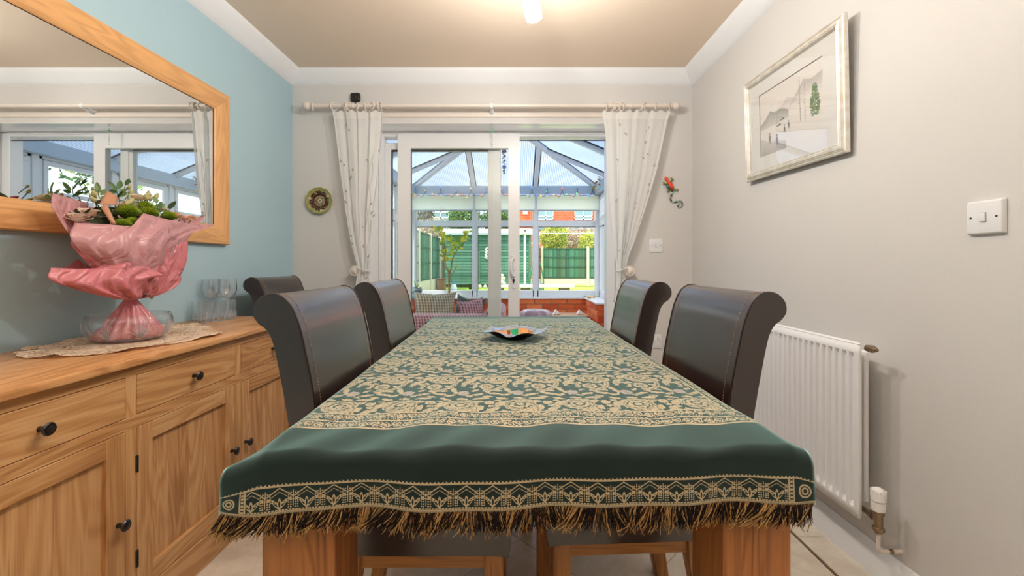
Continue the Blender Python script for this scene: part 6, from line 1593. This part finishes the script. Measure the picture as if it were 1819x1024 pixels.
# bench, statue
k12 = 12 / F
be = thing('garden_bench', ((952 - CX) * k12, 12, 0), 'long low pale stone bench on the lawn', 'bench')
B((884 - CX) * k12, (1020 - CX) * k12, 11.9, 12.3, HC - 41.5 * k12, HC - 36.5 * k12, .01).build('seat', flat('pale stone', lin(214, 206, 200), .8, var=.08), be)
for a, b in ((889, 895), (925, 942), (994, 1012)): B((a - CX) * k12, (b - CX) * k12, 11.95, 12.25, -.01, HC - 41.5 * k12).build('leg', flat('dark stone', lin(110, 96, 92), .9), be)
sq = P(892, 506, 12.1); st = thing('stone_figure', (sq.x, 12.1, HC - 36.5 * k12), 'small cream stone figure seated on the left end of the bench', 'statue')
z0 = HC - 36.5 * k12
for c, r in (((0, 0, .07), (.08, .07, .07)), ((.01, 0, .17), (.06, .055, .07)), ((0, -.01, .26), (.055, .05, .05)), ((.06, -.05, .05), (.05, .05, .035)), ((-.05, -.05, .05), (.05, .05, .035)), ((.07, -.02, .18), (.03, .03, .05))):
    MB().ball((sq.x + c[0], 12.1 + c[1], z0 + c[2]), r, 10, 8).build('carved_stone', concrete, st, smooth=180)
gn = P(806, 508, 17.5); gnm = thing('garden_gnome', (gn.x, 17.5, 0), 'blue and white garden gnome on the lawn before the shed', 'statue')
for nm, prof, c_ in (('body', [(.13, .0), (.14, .1), (.10, .24), (.06, .27)], (226, 230, 236)), ('hat', [(.07, .27), (.06, .31), (.0, .42)], (90, 130, 190)), ('base', [(.16, 0), (.16, .06), (.1, .08)], (150, 170, 200))):
    m_ = MB(); m_.col = lin(*c_); m_.lathe(prof, (gn.x, 17.5, -.02), 12); m_.build(nm, M['vcmatt'], gnm, smooth=50)
p1 = P(775.5, 508, 18); tb_ = thing('planter_box', (p1.x + .15, 18, 0), 'brown wooden planter in the left corner of the lawn', 'planter')
B(p1.x + .05, P(791, 0, 18).x, 17.8, 18.2, -.02, HC - 27 * 18 / F, .01).build('box', flat('brown planter', lin(150, 104, 76), .8), tb_); B(p1.x + .03, P(791.8, 0, 18).x, 17.78, 18.22, HC - 27 * 18 / F, HC - 25 * 18 / F, .01).build('rim', flat('brown rim', lin(128, 90, 66), .8), tb_)
p2 = P(836, 508, 18.5); t2 = thing('plant_tub', (p2.x, 18.5, 0), 'black plastic tub with thin shoots before the shed', 'planter')
MB().lathe([(.08, -.02), (.11, .2), (.12, .2), (.09, .17), (0, .17)], (p2.x, 18.5, 0), 14).build('tub', M['black'], t2)
for k in range(5):
    b_ = Vector((p2.x + (k - 2) * .02, 18.5, .17)); MB().tube([b_, b_ + Vector(((k - 2) * .05, 0, .35))], .008, 4).build('shoot', flat('shoot green', lin(90, 150, 90)), t2)
for k, (px, r) in enumerate(((852, .12), (862, .09))):
    m_ = MB(); c = P(px, 509, 19); m_.ball((c.x, 19, .06), (r, r * .8, .10), 8, 6); tag(m_.build('rock', concrete, None, smooth=60), ['larger pale rock on the grass before the shed', 'smaller pale rock to the right of the larger one before the shed'][k], 'rock', 'rocks before the shed')
k165 = 16.5 / F; w0 = (953 - CX) * k165
wb_ = thing('garden_trolley', (w0, 16.5, 0), 'grey garden trolley with a green hoop handle behind the bench', 'trolley')
MB().lathe([(.20, .02), (.24, .1), (.27, .33), (.25, .34), (.2, .3)], (w0, 16.5, 0), 20).build('tub', flat('grey tub', lin(120, 130, 136), .5), wb_)
m_ = MB(); m_.tube(spline([(w0 - .27, 16.5, .05), (w0 - .25, 16.5, .5), (w0 - .12, 16.5, 1.05), (w0 + .02, 16.5, 1.2), (w0 + .15, 16.5, 1.05), (w0 + .26, 16.5, .5), (w0 + .27, 16.5, .05)], 6), .022, 8); m_.build('hoop_handle', flat('green tube', lin(50, 120, 96), .4), wb_, smooth=180)
# ------------------------------------------------------------------ shrubs and trees
def cloud(name, c, r, n, size, cols, label, cat='tree', group='shrubs and trees beyond the fence', trunk=True, seed=0, hollow=.55):
    rd = random.Random(seed); c = Vector(c); t = thing(name, (c.x, c.y, 0), label, cat, group); m_ = MB()
    for k in range(n):
        d = Vector((rd.gauss(0, 1), rd.gauss(0, 1), rd.gauss(0, 1))).normalized(); rr = rd.uniform(hollow, 1) * (1 + .12 * sin(d.x * 5 + seed) * cos(d.z * 6))
        p = c + Vector((d.x * r[0] * rr, d.y * r[1] * rr, d.z * r[2] * rr)); col = [x * rd.uniform(.8, 1.15) for x in lin(*rd.choice(cols))]
        leafmesh(m_, p, Vector((rd.uniform(-1, 1), rd.uniform(-1, 1), rd.uniform(-1, 1))), Vector((rd.uniform(-1, 1), -1, rd.uniform(0, 1))), size * rd.uniform(.7, 1.3), size * .3, col)
    m_.build('foliage', M['vcleaf'], t, smooth=0)
    if trunk:
        m_ = MB(); m_.tube([(c.x, c.y, 0), (c.x, c.y, c.z)], [.06, .03], 6)
        for k in range(6): m_.tube([(c.x, c.y, c.z * .6), c + Vector((rd.uniform(-.7, .7) * r[0], rd.uniform(-.5, .5) * r[1], rd.uniform(-.2, .7) * r[2]))], [.03, .01], 5)
        m_.build('trunk', vcbark, t, smooth=180)
    return t
k23 = 23 / F; g23 = lambda px, py: ((px - CX) * k23, 23, HC - (py - CY) * k23)
yl = [(214, 206, 60), (170, 186, 52), (120, 150, 44), (228, 216, 100), (96, 128, 40)]; dg = [(70, 104, 40), (96, 132, 46), (132, 160, 60), (54, 82, 36)]
cloud('round_bush', g23(985, 422), (.80, .6, .72), 3400, .09, yl, 'rounded yellow-green bush behind the end fence', 'bush', seed=1)
cloud('leafy_bush', g23(1047, 432), (.62, .5, .62), 1900, .09, yl, 'yellow-green bush at the right edge, behind the end fence', 'bush', seed=2)
cloud('evergreen_tree', g23(826, 392), (1.0, .7, 1.0), 3200, .12, dg, 'dark green tree with the fuller crown behind the left of the shed roof', seed=3)
cloud('evergreen_tree', (g23(880, 396)[0], 24.6, g23(880, 396)[2] + .2), (.95, .7, .9), 3000, .12, dg, 'dark green tree behind the middle of the shed roof', seed=4)
cloud('bare_tree', ((750 - CX) * 26 / F, 26, HC + 88 * 26 / F), (.75, .7, 1.0), 1500, .16, [(96, 74, 60), (130, 96, 70), (70, 58, 50), (120, 120, 60)], 'brown autumn tree beside the pale blue house', seed=5)
pale = [(222, 200, 184), (204, 178, 160), (236, 220, 208), (160, 136, 118), (190, 170, 120)]
cloud('pale_hedge', ((768 - CX) * 24 / F, 24, HC + 52 * 24 / F), (1.35, .5, 1.0), 5200, .10, pale, 'pale dry hedge behind the left fence', 'hedge', seed=6, hollow=.2)
cloud('pale_hedge', ((1015 - CX) * 24.6 / F, 24.6, HC + 42 * 24.6 / F), (2.4, .5, .95), 7200, .10, pale, 'pale dry hedge behind the bushes at the right', 'hedge', seed=7, hollow=.2)
cloud('slender_tree', (7.5, 11.0, 3.6), (1.2, 1.2, 1.8), 700, .16, dg, 'thin leafy tree seen through the right side of the conservatory', seed=8, hollow=.1)
# ------------------------------------------------------------------ houses
def wallbrick():
    m, nt, bs = new_mat('distant brickwork'); L = nt.links.new; tc = N(nt, 'ShaderNodeTexCoord'); mp = N(nt, 'ShaderNodeMapping'); mp.inputs['Rotation'].default_value = (pi / 2, 0, 0); L(tc.outputs['Object'], mp.inputs['Vector'])
    b = N(nt, 'ShaderNodeTexBrick'); b.inputs['Scale'].default_value = 2.2; b.inputs['Color1'].default_value = c4(lin(216, 96, 56)); b.inputs['Color2'].default_value = c4(lin(196, 78, 46)); b.inputs['Mortar'].default_value = c4(lin(232, 150, 116)); b.inputs['Mortar Size'].default_value = .012
    L(mp.outputs[0], b.inputs['Vector']); L(b.outputs['Color'], bs.inputs['Base Color']); bs.inputs['Roughness'].default_value = .9; return m
k32 = 32 / F; hx = lambda px: (px - CX) * k32; hz = lambda py: HC - (py - CY) * k32
M['dglass'] = flat('dark window pane', lin(120, 150, 160), .08, var=.3, scale=2, spec=.8)
def housewin(par, x0, x1, z0, z1, Y, nx=2, split=.35):
    f = MB(); t = (x1 - x0) * .07
    f.box(x0, x1, Y - .08, Y - .02, z0, z0 + t * 1.2); f.box(x0, x1, Y - .08, Y - .02, z1 - t, z1)
    for k in range(nx + 1): xx = x0 + (x1 - x0) * k / nx; f.box(max(x0, xx - t / 2), min(x1, xx + t / 2), Y - .08, Y - .02, z0, z1)
    f.box(x0, x1, Y - .08, Y - .02, z0 + (z1 - z0) * split - t / 2, z0 + (z1 - z0) * split + t / 2)
    w = f.build('window', M['matwhite'], par, smooth=0); B(x0, x1, Y - .035, Y - .03, z0, z1).build('pane', M['dglass'], w, smooth=0)
bh = thing('brick_house', (4.5, 32, 0), 'red brick house with white windows beyond the end of the garden', 'house')
B(hx(889), hx(889) + 16, 32, 40, 0, 6.8).build('wall', wallbrick(), bh, smooth=0)
MB().prism([(31.5, 6.7), (40.5, 6.7), (36, 9.6)], 'x', hx(889) - .3, hx(889) + 16.3).build('roof', flat('grey roof tiles', lin(120, 112, 110), .8, var=.1), bh, smooth=0)
for a, b in ((893.5, 903.5), (955, 983), (1020.5, 1052), (1088, 1118)): housewin(bh, hx(a), hx(b), hz(391.5), hz(362), 32, 2, .22)
B(hx(950), hx(1125), 31.3, 32, hz(410), hz(405.5)).build('porch_roof', flat('blue grey slate', lin(120, 130, 144), .7), bh); B(hx(929), hx(937), 31.85, 32, hz(381), hz(371)).build('alarm_box', M['matwhite'], bh)
k30 = 30 / F
wh = thing('clad_house', ((775 - CX) * k30, 30, 0), 'pale blue-grey clad house with a white window beyond the left fence', 'house')
xa, xb = (761 - CX) * k30, (803 - CX) * k30; zz_ = lambda py: HC - (py - CY) * k30
B(xa - 5, xb, 30, 37, 0, 6.2).build('wall', flat('pale cladding', lin(170, 186, 204), .7), wh, smooth=0)
for k in range(9): B(xa, xb + .02, 29.97, 30, zz_(394) + k * .25, zz_(394) + k * .25 + .235).build('cladding_board', flat('cladding board', lin(160, 178, 200), .7), wh, smooth=0)
housewin(wh, (768.5 - CX) * k30, (798 - CX) * k30, zz_(388), zz_(366), 29.95, 2, .5)
MB().prism([(29.5, 6.1), (37.5, 6.1), (33.5, 8.6)], 'x', xa - 5.3, xb + .3).build('roof', flat('brown roof', lin(120, 96, 84), .8), wh, smooth=0)
